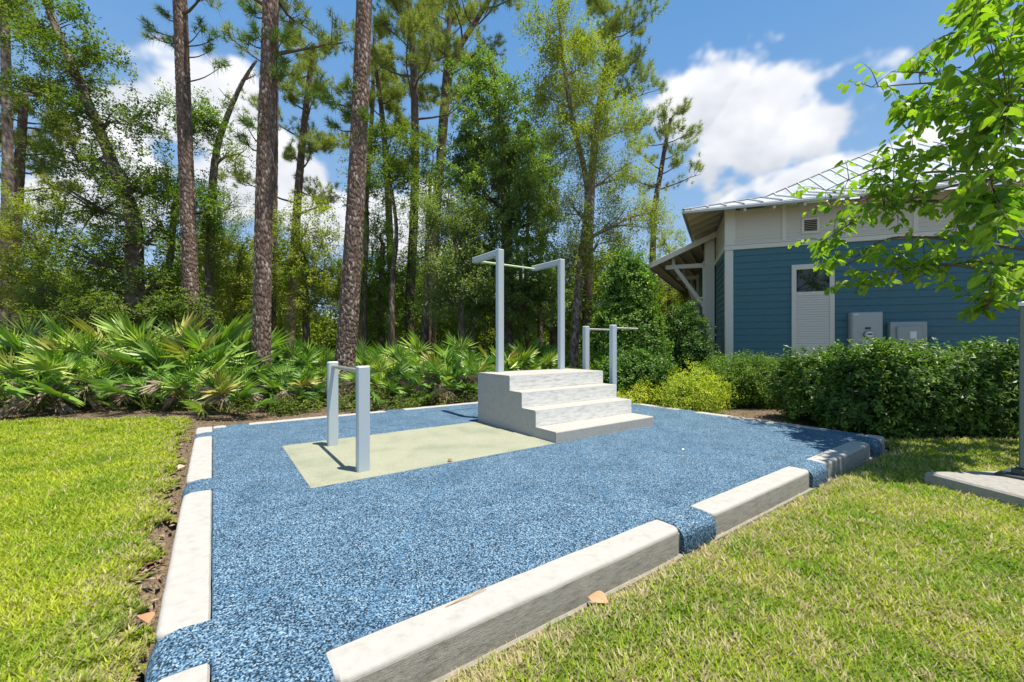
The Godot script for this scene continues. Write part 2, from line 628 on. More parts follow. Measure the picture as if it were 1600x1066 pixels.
# loose brown bits: leaf litter and mulch
func build_litter() -> void:
	var rng := RandomNumberGenerator.new()
	rng.seed = 15
	var shape := MB.new()
	shape.tri(Vector3(-0.02, 0.002, 0), Vector3(0, 0.007, 0.009), Vector3(0.024, 0.003, 0), Vector3.UP)
	shape.tri(Vector3(-0.02, 0.002, 0), Vector3(0.024, 0.003, 0), Vector3(0.002, 0.009, -0.008), Vector3.UP)
	var m := shape.mesh(M.litter)
	var places := []
	var colors := []
	for k in 42000:
		var d := rng.randf_range(1.3, 13.0)
		var x := rng.randf_range(-1.4, 1.35) * d
		var p := to_pad(x, -d)
		var outside := maxf(maxf(-p.x - 0.21, p.x - 7.16), maxf(1.51 - p.y, p.y - 7.62))
		if outside < 0.02 or in_slab(x, d):
			continue
		var l := lawn(x, -d)
		if l > 0.0 and rng.randf() > 0.05:
			continue
		var sc := rng.randf_range(0.5, 1.5)
		places.append(Transform3D((Basis(Vector3.UP, rng.randf() * TAU) * Basis(Vector3.RIGHT, rng.randf_range(-0.5, 0.5))).scaled(Vector3.ONE * sc), Vector3(x, ground_y(x, -d) + 0.003, -d)))
		colors.append(Color(0.13, 0.075, 0.04).lerp(Color(0.42, 0.33, 0.23), rng.randf() * rng.randf_range(0.4, 1.0)))
	var o := swarm("leaf_litter", m, places, colors, self)
	o.set_meta("label", "dry brown leaf litter and mulch along the wood edge and kerbs")
	o.set_meta("category", "leaf litter")

# ---------------------------------------------------------------- pad, kerbs, steps, bars
func pad_thing(called: String, label: String, category: String, u: float, v: float, group := "") -> Node3D:
	return thing(called, label, category, pad(u, v), PAD_TURN, group)

func build_pad() -> void:
	var b := MB.new()
	b.box(Vector3(-0.005, -0.12, -7.355), Vector3(6.93, 0.0, -1.755), 0.006)
	var o := structure("rubber_pad", b.mesh(M.rubber), Transform3D(Basis(Vector3.UP, PAD_TURN), Vector3.ZERO))
	var rng := RandomNumberGenerator.new()
	rng.seed = 8
	# tongues of rubber that run over the kerb: inner edge start, direction along, direction out, width
	var lips := [
		[Vector3(0.0, 0, -1.95), Vector3(0, 0, -1), Vector3(-1, 0, 0), 0.28, 0.10], [Vector3(0.0, 0, -4.26), Vector3(0, 0, -1), Vector3(-1, 0, 0), 0.35, 0.05], [Vector3(0.0, 0, -6.75), Vector3(0, 0, -1), Vector3(-1, 0, 0), 0.30, 0.04],
		[Vector3(0.005, 0, -1.75), Vector3(1, 0, 0), Vector3(0, 0, 1), 0.345, 0.10], [Vector3(2.49, 0, -1.75), Vector3(1, 0, 0), Vector3(0, 0, 1), 0.38, 0.115], [Vector3(4.64, 0, -1.75), Vector3(1, 0, 0), Vector3(0, 0, 1), 0.38, 0.10], [Vector3(6.5, 0, -1.75), Vector3(1, 0, 0), Vector3(0, 0, 1), 0.37, 0.12],
		[Vector3(6.94, 0, -1.84), Vector3(0, 0, -1), Vector3(1, 0, 0), 0.315, 0.05], [Vector3(6.94, 0, -4.12), Vector3(0, 0, -1), Vector3(1, 0, 0), 0.31, 0.05],
		[Vector3(0.16, 0, -7.36), Vector3(1, 0, 0), Vector3(0, 0, -1), 0.27, 0.05], [Vector3(2.52, 0, -7.36), Vector3(1, 0, 0), Vector3(0, 0, -1), 0.34, 0.05], [Vector3(4.9, 0, -7.36), Vector3(1, 0, 0), Vector3(0, 0, -1), 0.3, 0.05]]
	for l in lips:
		var m := MB.new()
		var n := 16
		var prof := [Vector2(-0.02, -0.004), Vector2(0.0, 0.002), Vector2(0.06, 0.006), Vector2(0.12, 0.004), Vector2(0.155, -0.004), Vector2(0.182, -0.018), Vector2(0.198, -0.036), Vector2(0.206, -0.055), Vector2(0.209, -0.055 - l[4] * 0.5), Vector2(0.206, -0.055 - l[4]), Vector2(0.17, -0.06 - l[4])]
		var grid := []
		for i in n + 1:
			var t := float(i) / n
			var bulge := sin(PI * t) * 0.004
			var row := []
			var hang := rng.randf_range(-0.022, 0.008)
			for j in prof.size():
				var q: Vector2 = prof[j]
				if j >= 8:
					q.y += hang * (1.0 if j > 8 else 0.4)
				var jit := Vector3(rng.randf_range(-1, 1), rng.randf_range(-1, 1), rng.randf_range(-1, 1)) * 0.0022 if j > 1 else Vector3.ZERO
				row.append(l[0] + l[1] * (t * (l[3] + 0.012) - 0.006) + l[2] * (q.x + (bulge if j > 3 else 0.0)) + Vector3.UP * (q.y + (bulge if j > 1 else 0.0)) + jit)
			grid.append(row)
		var mid: Vector3 = l[0] + l[1] * l[3] * 0.5 + l[2] * 0.1 + Vector3.UP * -0.08
		for i in n:
			for j in prof.size() - 1:
				var h: Vector3 = grid[i][j] - mid
				h -= l[1] * h.dot(l[1])
				m.quad(grid[i][j], grid[i + 1][j], grid[i + 1][j + 1], grid[i][j + 1], h)
		for e: int in [0, n]:
			var hub: Vector3 = grid[e][0] + Vector3.UP * -0.05
			for j in prof.size() - 1:
				m.tri(hub, grid[e][j], grid[e][j + 1], l[1] * (-1.0 if e == 0 else 1.0))
		part("rubber_lip", m.mesh(M.rubber), o)
	var p := MB.new()
	p.box(Vector3(0.66, -0.02, -5.59), Vector3(3.386, 0.004, -3.80), 0.002)
	structure("pale_rubber_surface", p.mesh(M.pale_rubber), Transform3D(Basis(Vector3.UP, PAD_TURN), Vector3.ZERO))

func kerb(label: String, from: Vector3, along: Vector3, out: Vector3, long: float, blocks: Array, seed_: int, footing: bool) -> void:
	var o := thing("concrete_kerb", label, "kerb", pad(from.x, -from.z), PAD_TURN, "kerbs around the rubber pad")
	var rng := RandomNumberGenerator.new()
	rng.seed = seed_
	var w := 0.19
	var base := MB.new()
	var a := along * 0.004 + out * 0.004 + Vector3.UP * -0.36
	var z := along * (long - 0.004) + out * (w - 0.012) + Vector3.UP * -0.034
	base.box(Vector3(minf(a.x, z.x), a.y, minf(a.z, z.z)), Vector3(maxf(a.x, z.x), z.y, maxf(a.z, z.z)), 0.003)
	part("kerb_base", base.mesh(M.old_concrete), o)
	if footing:
		var f := MB.new()
		a = along * -0.02 + out * (w - 0.02) + Vector3.UP * -0.30
		z = along * (long + 0.02) + out * (w + 0.018) + Vector3.UP * -0.163
		f.box(Vector3(minf(a.x, z.x), a.y, minf(a.z, z.z)), Vector3(maxf(a.x, z.x), z.y, maxf(a.z, z.z)), 0.01)
		part("footing", f.mesh(M.old_concrete), o)
	var prof := [Vector2(0.0, -0.34), Vector2(0.0, -0.01), Vector2(0.008, 0.002), Vector2(0.06, 0.005), Vector2(w - 0.045, 0.0045), Vector2(w - 0.024, 0.0035), Vector2(w - 0.016, 0.0015), Vector2(w - 0.010, -0.002), Vector2(w - 0.005, -0.007), Vector2(w - 0.002, -0.013), Vector2(w, -0.022), Vector2(w + 0.003, -0.15), Vector2(w + 0.006, -0.34)]
	var face_from := 10
	for bl in blocks:
		var m := MB.new()
		var front := MB.new()
		var n := maxi(4, int((bl[1] - bl[0]) / 0.11))
		var stops := [[0.0, 0.055], [0.006, 0.030], [0.02, 0.013], [0.045, 0.003]]
		var sections := []
		for s in stops:
			sections.append([bl[0] + s[0], s[1]])
		for i in range(1, n):
			sections.append([lerpf(bl[0] + 0.045, bl[1] - 0.045, float(i) / n), 0.0])
		for i in 4:
			sections.append([bl[1] - stops[3 - i][0], stops[3 - i][1]])
		var rings := []
		for s in sections:
			var ring := []
			var wv := rng.randf_range(-0.0022, 0.0022)
			for q in prof:
				var x: float = q.x
				var y: float = q.y
				if x > 0.1:
					x -= s[1]
				if y > -0.1:
					y += wv - s[1] * 0.12
				ring.append(along * s[0] + out * (x + wv * 0.6) + Vector3.UP * y)
			rings.append(ring)
		for i in rings.size() - 1:
			var mid := Vector3.ZERO
			for q in rings[i]:
				mid += q / rings[i].size()
			mid.y = -0.12
			for j in prof.size() - 1:
				var h: Vector3 = (rings[i][j] + rings[i + 1][j + 1]) * 0.5 - mid
				h -= along * h.dot(along)
				(front if j >= face_from else m).quad(rings[i][j], rings[i + 1][j], rings[i + 1][j + 1], rings[i][j + 1], h)
		for e: int in [0, rings.size() - 1]:
			for j in range(1, prof.size() - 1):
				m.tri(rings[e][0], rings[e][j], rings[e][j + 1], along * (-1.0 if e == 0 else 1.0))
		var kb := part("kerb_block", m.mesh(M.kerb_top), o)
		part("kerb_face", front.mesh(M.board_marked), kb)

func build_kerbs() -> void:
	kerb("bleached concrete kerb between the blue pad and the left lawn", Vector3(-0.01, 0, -1.54), Vector3(0, 0, -1), Vector3(-1, 0, 0), 6.01, [[0.0, 0.41], [0.69, 2.72], [3.07, 5.21], [5.51, 6.01]], 3, false)
	kerb("long grey concrete kerb with rubber lips along the lawn in the foreground", Vector3(0.0, 0, -1.75), Vector3(1, 0, 0), Vector3(0, 0, 1), 7.13, [[0.352, 2.488], [2.872, 4.638], [5.022, 6.498], [6.872, 7.13]], 4, true)
	kerb("low concrete kerb on the pad side facing the hedge and mulch bed", Vector3(6.94, 0, -1.765), Vector3(0, 0, -1), Vector3(1, 0, 0), 5.78, [[0.0, 0.075], [0.39, 2.355], [2.665, 4.6], [4.9, 5.78]], 5, false)
	kerb("thin pale concrete kerb behind the pad in front of the palmettos", Vector3(0.0, 0, -7.36), Vector3(1, 0, 0), Vector3(0, 0, -1), 6.935, [[0.0, 0.16], [0.43, 2.52], [2.86, 4.9], [5.2, 6.935]], 6, false)

func build_steps() -> void:
	var o := pad_thing("concrete_steps", "solid block of four worn white concrete steps on the blue pad", "steps", 3.39, 3.80)
	var edges := [0.0, 0.40, 0.70, 0.985, 1.84]
	var tops := [0.135, 0.347, 0.555, 0.765]
	var wide := 1.93
	for k in 4:
		var m := MB.new()
		var z0: float = -edges[k]
		var z1: float = -edges[k + 1]
		var y: float = tops[k]
		var r := 0.012
		var prof := [Vector2(z0, -0.06), Vector2(z0, y - r), Vector2(z0 - r * 0.35, y - r * 0.3), Vector2(z0 - r, y), Vector2(z1, y), Vector2(z1, -0.06)]
		if k == 3:
			prof = [Vector2(z0, -0.06), Vector2(z0, y - r), Vector2(z0 - r * 0.35, y - r * 0.3), Vector2(z0 - r, y), Vector2(z1 + r, y), Vector2(z1, y - r), Vector2(z1, -0.06)]
		var mid := Vector2((z0 + z1) * 0.5, y * 0.5)
		for i in prof.size() - 1:
			var a: Vector2 = prof[i]
			var c: Vector2 = prof[i + 1]
			var h := (a + c) * 0.5 - mid
			m.quad(Vector3(0, a.y, a.x), Vector3(wide, a.y, a.x), Vector3(wide, c.y, c.x), Vector3(0, c.y, c.x), Vector3(0, h.y, h.x))
		for s: float in [0.0, wide]:
			for i in range(1, prof.size() - 1):
				m.tri(Vector3(s, prof[0].y, prof[0].x), Vector3(s, prof[i].y, prof[i].x), Vector3(s, prof[i + 1].y, prof[i + 1].x), Vector3(s - 0.5, 0, 0))
		var st := part("step", m.mesh(M.steps), o)
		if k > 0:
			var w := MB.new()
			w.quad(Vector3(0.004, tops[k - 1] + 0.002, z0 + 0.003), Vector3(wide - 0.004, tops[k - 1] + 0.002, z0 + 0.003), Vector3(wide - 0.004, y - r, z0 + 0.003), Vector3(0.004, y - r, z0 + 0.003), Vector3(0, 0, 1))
			part("lifted_riser_paint", w.mesh(M.lifted_whitewash), st)  # pale coat on the risers, with extra brightness put into its colour against shade

func post(o: Node3D, x: float, z: float, y0: float, y1: float) -> void:
	bpart("post", Vector3(x - 0.058, y0, z - 0.042), Vector3(x + 0.058, y1, z + 0.042), M.steel, o, 0.011)

func rod(called: String, a: Vector3, b: Vector3, r: float, m: Material, o: Node3D) -> void:
	var t := MB.new()
	t.tube([a, a.lerp(b, 0.5), b], [r, r, r], 14)
	part(called, t.mesh(m), o)

func build_bars() -> void:
	var o := pad_thing("pull_up_frame", "tall blue grey steel pull up frame standing on the concrete steps", "pull up bar", 4.41, 5.55)
	for s in [-1.0, 1.0]:
		var x: float = s * 0.665
		post(o, x, 0.0, 0.755, 2.737)
		bpart("arm", Vector3(x - 0.052, 2.640, -0.80), Vector3(x + 0.052, 2.734, -0.040), M.steel, o, 0.010)
	rod("bar", Vector3(-0.62, 2.66, -0.70), Vector3(0.62, 2.66, -0.70), 0.018, M.lime_bar, o)
	o = pad_thing("low_bar", "low bar between two short steel posts on the pale rubber", "exercise bar", 1.155, 4.04)
	post(o, 0.0, 0.0, -0.05, 1.0)
	post(o, 0.0, -1.235, -0.05, 1.0)
	rod("bar", Vector3(0, 0.945, -0.03), Vector3(0, 0.945, -1.2), 0.021, M.bar, o)
	o = pad_thing("dip_station", "dip station of two steel posts with short bars beside the steps", "dip bars", 5.6, 4.81)
	for z in [0.0, -0.64]:
		post(o, 0.0, z, -0.05, 1.545)
		rod("bar", Vector3(0.05, 1.49, z), Vector3(0.66, 1.49, z), 0.019, M.worn_bar, o)
		var g := MB.new()
		var a := Vector3(0.056, 1.475, z)
		for s in [-0.006, 0.006]:
			g.tri(a + Vector3(0, 0, s), a + Vector3(0.07, 0, s), a + Vector3(0, -0.075, s), Vector3(0, 0, s))
		g.quad(a + Vector3(0.07, 0, -0.006), a + Vector3(0.07, 0, 0.006), a + Vector3(0, -0.075, 0.006), a + Vector3(0, -0.075, -0.006), Vector3(1, -1, 0))
		part("bracket", g.mesh(M.steel), o)

func build_slab() -> void:
	var at_ := Vector3(4.9, 0, -3.5)
	var o := thing("concrete_slab", "thick grey concrete slab in the lawn at the right edge", "slab", at_)
	var m := MB.new()
	var ring := [[1.0, 0.0], [0.985, 0.012]]
	var mid := Vector2(5.07, 3.2)
	var top := []
	for p in slab_pts:
		top.append(p)
	var q := func(i: int, k: float, y: float) -> Vector3:
		var w: Vector2 = top[i % 4]
		w = w.lerp(mid, k)
		return Vector3(w.x, y, -w.y) - at_
	for i in 4:
		var a: Vector3 = q.call(i, 0.0, -0.30)
		var h := (q.call(i, 0.0, 0.0) + q.call(i + 1, 0.0, 0.0)) * 0.5 - (Vector3(mid.x, 0, -mid.y) - at_) as Vector3
		m.quad(a, q.call(i + 1, 0.0, -0.30), q.call(i + 1, 0.0, -0.022), q.call(i, 0.0, -0.022), h)
		m.quad(q.call(i, 0.0, -0.022), q.call(i + 1, 0.0, -0.022), q.call(i + 1, 0.016, -0.006), q.call(i, 0.016, -0.006), h + Vector3.UP)
	m.quad(q.call(0, 0.016, -0.006), q.call(1, 0.016, -0.006), q.call(2, 0.016, -0.006), q.call(3, 0.016, -0.006), Vector3.UP)
	part("slab_body", m.mesh(M.slab), o)
	o = thing("steel_post", "grey steel post bolted to the concrete slab at the right edge", "post", Vector3(4.70, -0.006, -3.78), 0.45)
	bpart("base_plate", Vector3(-0.17, 0.0, -0.17), Vector3(0.17, 0.022, 0.17), M.dark_steel, o)
	bpart("base_rail", Vector3(-0.10, 0.022, -0.085), Vector3(0.75, 0.075, 0.085), M.dark_steel, o, 0.006)
	bpart("upright", Vector3(-0.05, 0.075, -0.05), Vector3(0.05, 1.56, 0.05), M.galv, o, 0.01)
	bpart("cap", Vector3(-0.056, 1.56, -0.056), Vector3(0.056, 1.60, 0.056), M.white, o, 0.008)
	for s in [[-0.12, -0.12], [0.12, -0.12], [-0.12, 0.12], [0.12, 0.12]]:
		rod("bolt", Vector3(s[0], 0.02, s[1]), Vector3(s[0], 0.04, s[1]), 0.012, M.galv, o)

# ---------------------------------------------------------------- building
func beam(called: String, a: Vector3, b: Vector3, w: float, h: float, m: Material, parent: Node) -> MeshInstance3D:
	var d := b - a
	var x := d.normalized()
	var z := x.cross(Vector3.UP if absf(x.y) < 0.95 else Vector3.RIGHT).normalized()
	var y := z.cross(x)
	var g := MB.new()
	g.box(Vector3(0, -h * 0.5, -w * 0.5), Vector3(d.length(), h * 0.5, w * 0.5), 0.004, Transform3D(Basis(x, y, z), a))
	return part(called, g.mesh(m), parent)

func lap_board(called: String, x0: float, x1: float, y0: float, y1: float, low: float, high: float, m: Material, parent: Node, t := Transform3D.IDENTITY) -> void:
	var g := MB.new()
	var p := [Vector2(0.0, y0), Vector2(low, y0), Vector2(low, y0 + 0.004), Vector2(high, y1), Vector2(0.0, y1)]
	for i in 4:
		var a: Vector2 = p[i]
		var b: Vector2 = p[i + 1]
		var h := Vector3(0, -1, 0) if i == 0 else (Vector3(0, 1, 0) if i == 3 else Vector3(0, 0, 1))
		g.quad(t * Vector3(x0, a.y, a.x), t * Vector3(x1, a.y, a.x), t * Vector3(x1, b.y, b.x), t * Vector3(x0, b.y, b.x), t.basis * h)
	for x in [x0, x1]:
		for i in range(1, 4):
			g.tri(t * Vector3(x, p[0].y, p[0].x), t * Vector3(x, p[i].y, p[i].x), t * Vector3(x, p[i + 1].y, p[i + 1].x), t.basis * Vector3(-1 if x == x0 else 1, 0, 0))
	part(called, g.mesh(m), parent)

func sheet(pts: Array, thick: float, m: Material, called: String, parent: Node) -> MeshInstance3D:
	var g := MB.new()
	var n: Vector3 = (pts[1] - pts[0]).cross(pts[2] - pts[0]).normalized()
	if n.y < 0.0:
		n = -n
	var mid := Vector3.ZERO
	for p in pts:
		mid += p / pts.size()
	for i in range(1, pts.size() - 1):
		g.tri(pts[0], pts[i], pts[i + 1], n)
		g.tri(pts[0] - n * thick, pts[i] - n * thick, pts[i + 1] - n * thick, -n)
	for i in pts.size():
		var a: Vector3 = pts[i]
		var b: Vector3 = pts[(i + 1) % pts.size()]
		g.quad(a, b, b - n * thick, a - n * thick, (a + b) * 0.5 - mid)
	return part(called, g.mesh(m), parent)

func build_house() -> void:
	var o := thing("blue_building", "blue clapboard building with white trim and a pale metal roof", "building", Vector3(5.875, 0, -11.4), BUILD_TURN)
	var long := 10.0
	bpart("wall", Vector3(0.0, -0.4, -9.0), Vector3(long, 4.86, -0.002), M.siding, o, 0.01)
	bpart("foundation", Vector3(-0.02, -0.42, -2.35), Vector3(long, -0.06, 0.03), M.slab, o, 0.01)
	var y := 3.78 - 0.178 * 21
	for k in 21:
		lap_board("siding_board", 0.16, long, y + k * 0.178, y + (k + 1) * 0.178, 0.024, 0.009, M.siding, o)
		lap_board("siding_board", 0.13, 2.26, y + k * 0.178, y + (k + 1) * 0.178, 0.024, 0.009, M.siding, o, Transform3D(Basis(Vector3(0, 0, -1), Vector3.UP, Vector3(-1, 0, 0)), Vector3(0, 0, 0)))
	bpart("corner_board", Vector3(-0.036, -0.1, -0.13), Vector3(0.165, 3.776, 0.036), M.trim, o, 0.006)
	bpart("trim_band", Vector3(-0.05, 3.78, 0.001), Vector3(long, 3.90, 0.055), M.trim, o, 0.006)
	bpart("trim_band", Vector3(-0.06, 3.902, 0.001), Vector3(long, 3.935, 0.075), M.trim, o, 0.006)
	bpart("trim_band", Vector3(-0.055, 3.78, -2.3), Vector3(-0.001, 3.93, -0.001), M.trim, o, 0.006)
	var yy := 3.94
	while yy < 4.84:
		lap_board("frieze_board", 0.22, long, yy, yy + 0.092, 0.018, 0.008, M.frieze, o)
		lap_board("frieze_board", 0.1, 2.3, yy, yy + 0.092, 0.018, 0.008, M.frieze, o, Transform3D(Basis(Vector3(0, 0, -1), Vector3.UP, Vector3(-1, 0, 0)), Vector3(0, 0, 0)))
		yy += 0.092
	bpart("corner_board", Vector3(-0.04, 3.937, -0.12), Vector3(0.225, 4.95, 0.04), M.trim, o, 0.006)
	for k in range(1, 7):
		bpart("trim_board", Vector3(k * 1.36 - 0.05, 3.937, 0.004), Vector3(k * 1.36 + 0.05, 4.9, 0.034), M.trim, o, 0.005)
	# gable vent in the frieze
	var v := bpart("vent", Vector3(1.80, 4.13, 0.012), Vector3(2.08, 4.42, 0.022), M.hollow, o, 0.002)
	for f in [[1.74, 1.80, 4.07, 4.48], [2.08, 2.14, 4.07, 4.48], [1.80, 2.08, 4.07, 4.13], [1.80, 2.08, 4.42, 4.48]]:
		bpart("vent_frame", Vector3(f[0], f[2], 0.01), Vector3(f[1], f[3], 0.05), M.trim, v, 0.004)
	for k in 6:
		beam("slat", Vector3(1.805, 4.15 + k * 0.047, 0.034), Vector3(2.075, 4.15 + k * 0.047, 0.034), 0.026, 0.008, M.trim, v)
	# shuttered opening with a small pane above
	var d := bpart("louvred_door", Vector3(1.56, 0.25, 0.02), Vector3(2.41, 3.24, 0.030), M.shutter, o, 0.003)
	for f in [[1.52, 1.625, 0.2, 3.28], [2.345, 2.45, 0.2, 3.28], [1.625, 2.345, 3.15, 3.28], [1.625, 2.345, 2.47, 2.57], [1.625, 2.345, 0.2, 0.34]]:
		bpart("door_frame", Vector3(f[0], f[2], 0.012), Vector3(f[1], f[3], 0.062), M.shutter, d, 0.005)
	bpart("pane", Vector3(1.626, 2.571, 0.032), Vector3(2.344, 3.149, 0.038), M.glass, d, 0.001)
	for k in 34:
		var ys := 0.365 + k * 0.0625
		var g := MB.new()
		g.quad(Vector3(1.626, ys, 0.056), Vector3(2.344, ys, 0.056), Vector3(2.344, ys + 0.058, 0.036), Vector3(1.626, ys + 0.058, 0.036), Vector3(0, 1, 1))
		g.quad(Vector3(1.626, ys, 0.056), Vector3(2.344, ys, 0.056), Vector3(2.344, ys - 0.006, 0.050), Vector3(1.626, ys - 0.006, 0.050), Vector3(0, -1, 1))
		g.quad(Vector3(1.626, ys - 0.006, 0.050), Vector3(2.344, ys - 0.006, 0.050), Vector3(2.344, ys + 0.052, 0.032), Vector3(1.626, ys + 0.052, 0.032), Vector3(0, -1, -1))
		part("slat", g.mesh(M.shutter), d)
	# main roof: two pitches, hipped to the left
	var e := Vector3(-1.13, 4.83, 0.6)
	var q1 := 2.4
	var q2 := 7.0
	var h1 := e.y + 0.36 * q1
	var h2 := h1 + 0.60 * (q2 - q1)
	var r1 := Vector3(e.x + q1, h1, e.z - q1)
	var r2 := Vector3(e.x + q2, h2, e.z - q2)
	var roof := sheet([e, Vector3(long + 0.6, e.y, e.z), Vector3(long + 0.6, h1, e.z - q1), r1], 0.03, M.roof, "roof", o)
	sheet([r1, Vector3(long + 0.6, h1, r1.z), Vector3(long + 0.6, h2, r2.z), r2], 0.03, M.roof, "roof_sheet", roof)
	sheet([e, r1, Vector3(r1.x + 1.1, h1, -9.5), Vector3(e.x + 1.3, e.y, -9.5)], 0.03, M.roof, "roof_sheet", roof)
	sheet([r1, r2, Vector3(r2.x + 0.5, h2, -9.5), Vector3(r1.x + 1.1, h1, -9.5)], 0.03, M.roof, "roof_sheet", roof)
	var dn := Vector3(0, -0.034, 0)
	var inset := Vector3(0.03, 0, -0.03)
	sheet([e + dn + inset, Vector3(long + 0.57, e.y, e.z - 0.03) + dn, Vector3(long + 0.57, h1, e.z - q1) + dn, r1 + dn], 0.03, M.soffit, "soffit", o)
	sheet([e + dn + inset, r1 + dn, Vector3(r1.x + 1.1, h1, -9.4) + dn, Vector3(e.x + 1.33, e.y, -9.4) + dn], 0.03, M.soffit, "soffit", o)
	for k in 28:
		var x := e.x + 0.2 + k * 0.42
		var q := minf(q1, x - e.x)
		beam("seam", Vector3(x, e.y + 0.018, e.z + 0.005), Vector3(x, e.y + 0.36 * q + 0.018, e.z - q), 0.036, 0.04, M.seam, roof)
		if x - e.x > q1 + 0.1:
			q = minf(q2, x - e.x)
			beam("seam", Vector3(x, h1 + 0.018, e.z - q1), Vector3(x, h1 + 0.60 * (q - q1) + 0.018, e.z - q), 0.036, 0.04, M.seam, roof)
	beam("hip_cap", e + Vector3(0, 0.02, 0), r1 + Vector3(0, 0.02, 0), 0.09, 0.03, M.seam, roof)
	beam("hip_cap", r1 + Vector3(0, 0.02, 0), r2 + Vector3(0, 0.02, 0), 0.09, 0.03, M.seam, roof)
	bpart("fascia", Vector3(e.x, 4.735, 0.575), Vector3(long + 0.6, 4.806, 0.615), M.gutter, roof, 0.006)
	beam("fascia", Vector3(e.x, 4.77, e.z - 0.03), Vector3(e.x + 1.3, 4.77, -9.5), 0.035, 0.07, M.gutter, roof)
	for k in 15:
		var x := 0.365 + k * 0.66
		beam("rafter_tail", Vector3(x, 4.86, 0.03), Vector3(x, 4.72, 0.55), 0.06, 0.11, M.trim, o)
	for k in 14:
		var z := 0.05 - k * 0.62
		var sx := -1.06 + (0.6 - z) * 0.129
		var ex := minf(-0.03, -1.13 + (0.6 - z))
		beam("rafter", Vector3(sx, 4.755, z), Vector3(ex, 4.755 + 0.36 * (ex - sx), z), 0.06, 0.12, M.soffit, o)
	# wing roof on brackets, behind on the left
	bpart("wing_wall", Vector3(-0.24, -0.4, -14.0), Vector3(0.1, 4.55, -2.75), M.siding, o, 0.01)
	bpart("corner_board", Vector3(-0.33, -0.15, -2.76), Vector3(-0.04, 4.72, -2.30), M.trim, o, 0.008)
	var w0 := Vector3(-2.1, 3.93, -2.1)
	var w1 := Vector3(0.0, 4.86, -2.1)
	var back := Vector3(2.2, 0, -13.0)
	sheet([w0, w1, w1 + back, w0 + back], 0.03, M.roof, "wing_roof", o)
	sheet([w0 + dn + Vector3(0.02, 0.01, -0.02), w1 + dn + Vector3(0, 0, -0.02), w1 + back + dn, w0 + back + dn + Vector3(0.02, 0.01, 0)], 0.03, M.soffit, "soffit", o)
	beam("rake_board", w0 + Vector3(-0.02, -0.09, 0.02), w1 + Vector3(0, -0.09, 0.02), 0.045, 0.17, M.trim, o)
	beam("fascia", w0 + Vector3(-0.025, -0.055, 0), w0 + back + Vector3(-0.025, -0.055, 0), 0.04, 0.11, M.gutter, o)
	for k in 6:
		var s := 0.25 + k * 0.33
		beam("purlin", Vector3(-2.1 + s, 3.93 + s * 0.443 - 0.10, -2.12), Vector3(-2.1 + s, 3.93 + s * 0.443 - 0.10, -2.12) + back, 0.05, 0.07, M.soffit, o)
	for k in 4:
		var z := -2.4 - k * 2.6
		var sh := k * 0.44
		var br := beam("bracket", Vector3(-1.55 + sh, 3.83, z), Vector3(-0.30, 3.83, z), 0.12, 0.14, M.trim, o)
		beam("brace", Vector3(-1.22 + sh, 3.77, z), Vector3(-0.31, 2.42, z), 0.11, 0.12, M.trim, br)
		beam("strut", Vector3(-1.30 + sh, 3.9, z), Vector3(-1.30 + sh, 4.16, z), 0.1, 0.1, M.trim, br)
		beam("wall_plate", Vector3(-0.36, 2.2, z), Vector3(-0.36, 3.95, z), 0.12, 0.07, M.trim, br)
	# electric cabinets
	var bt := Basis(Vector3.UP, BUILD_TURN)
	var c := thing("meter_cabinet", "tall grey electric meter cabinet with round dial on the blue wall", "cabinet", Vector3(5.875, 0, -11.4) + bt * Vector3(3.05, 1.0, 0.03), BUILD_TURN)
	bpart("case", Vector3(-0.31, -0.05, 0.0), Vector3(0.31, 1.0, 0.20), M.cabinet, c, 0.012)
	bpart("lid", Vector3(-0.29, -0.03, 0.2), Vector3(0.29, 0.98, 0.212), M.cabinet, c, 0.004)
	var dial := MB.new()
	dial.tube([Vector3(0.02, 0.45, 0.212), Vector3(0.02, 0.45, 0.27), Vector3(0.02, 0.45, 0.30)], [0.09, 0.085, 0.07], 20)
	part("meter_dial", dial.mesh(M.white), c)
	var rim := MB.new()
	rim.tube([Vector3(0.02, 0.45, 0.211), Vector3(0.02, 0.45, 0.225), Vector3(0.02, 0.45, 0.24)], [0.104, 0.104, 0.09], 20)
	part("meter_rim", rim.mesh(M.galv), c)
	bpart("display", Vector3(-0.03, 0.44, 0.302), Vector3(0.07, 0.475, 0.304), M.dark_steel, c, 0.001)
	bpart("name_plate", Vector3(-0.05, 0.58, 0.213), Vector3(0.07, 0.63, 0.216), M.dark_steel, c, 0.001)
	bpart("sticker", Vector3(-0.28, 0.93, 0.213), Vector3(-0.17, 0.955, 0.215), M.white, c, 0.001)
	c = thing("switch_box", "low grey switch box with raised cover on the blue wall", "cabinet", Vector3(5.875, 0, -11.4) + bt * Vector3(3.87, 0.8, 0.03), BUILD_TURN)
	bpart("case", Vector3(-0.35, 0.0, 0.0), Vector3(0.35, 0.95, 0.16), M.cabinet_b, c, 0.012)
	bpart("cover", Vector3(-0.24, 0.05, 0.16), Vector3(0.24, 0.85, 0.22), M.cabinet_b, c, 0.03)
	bpart("sticker", Vector3(0.0, 0.55, 0.221), Vector3(0.12, 0.72, 0.223), M.white, c, 0.001)
	rod("handle", Vector3(0.36, 0.45, 0.1), Vector3(0.42, 0.62, 0.14), 0.015, M.dark_steel, c)

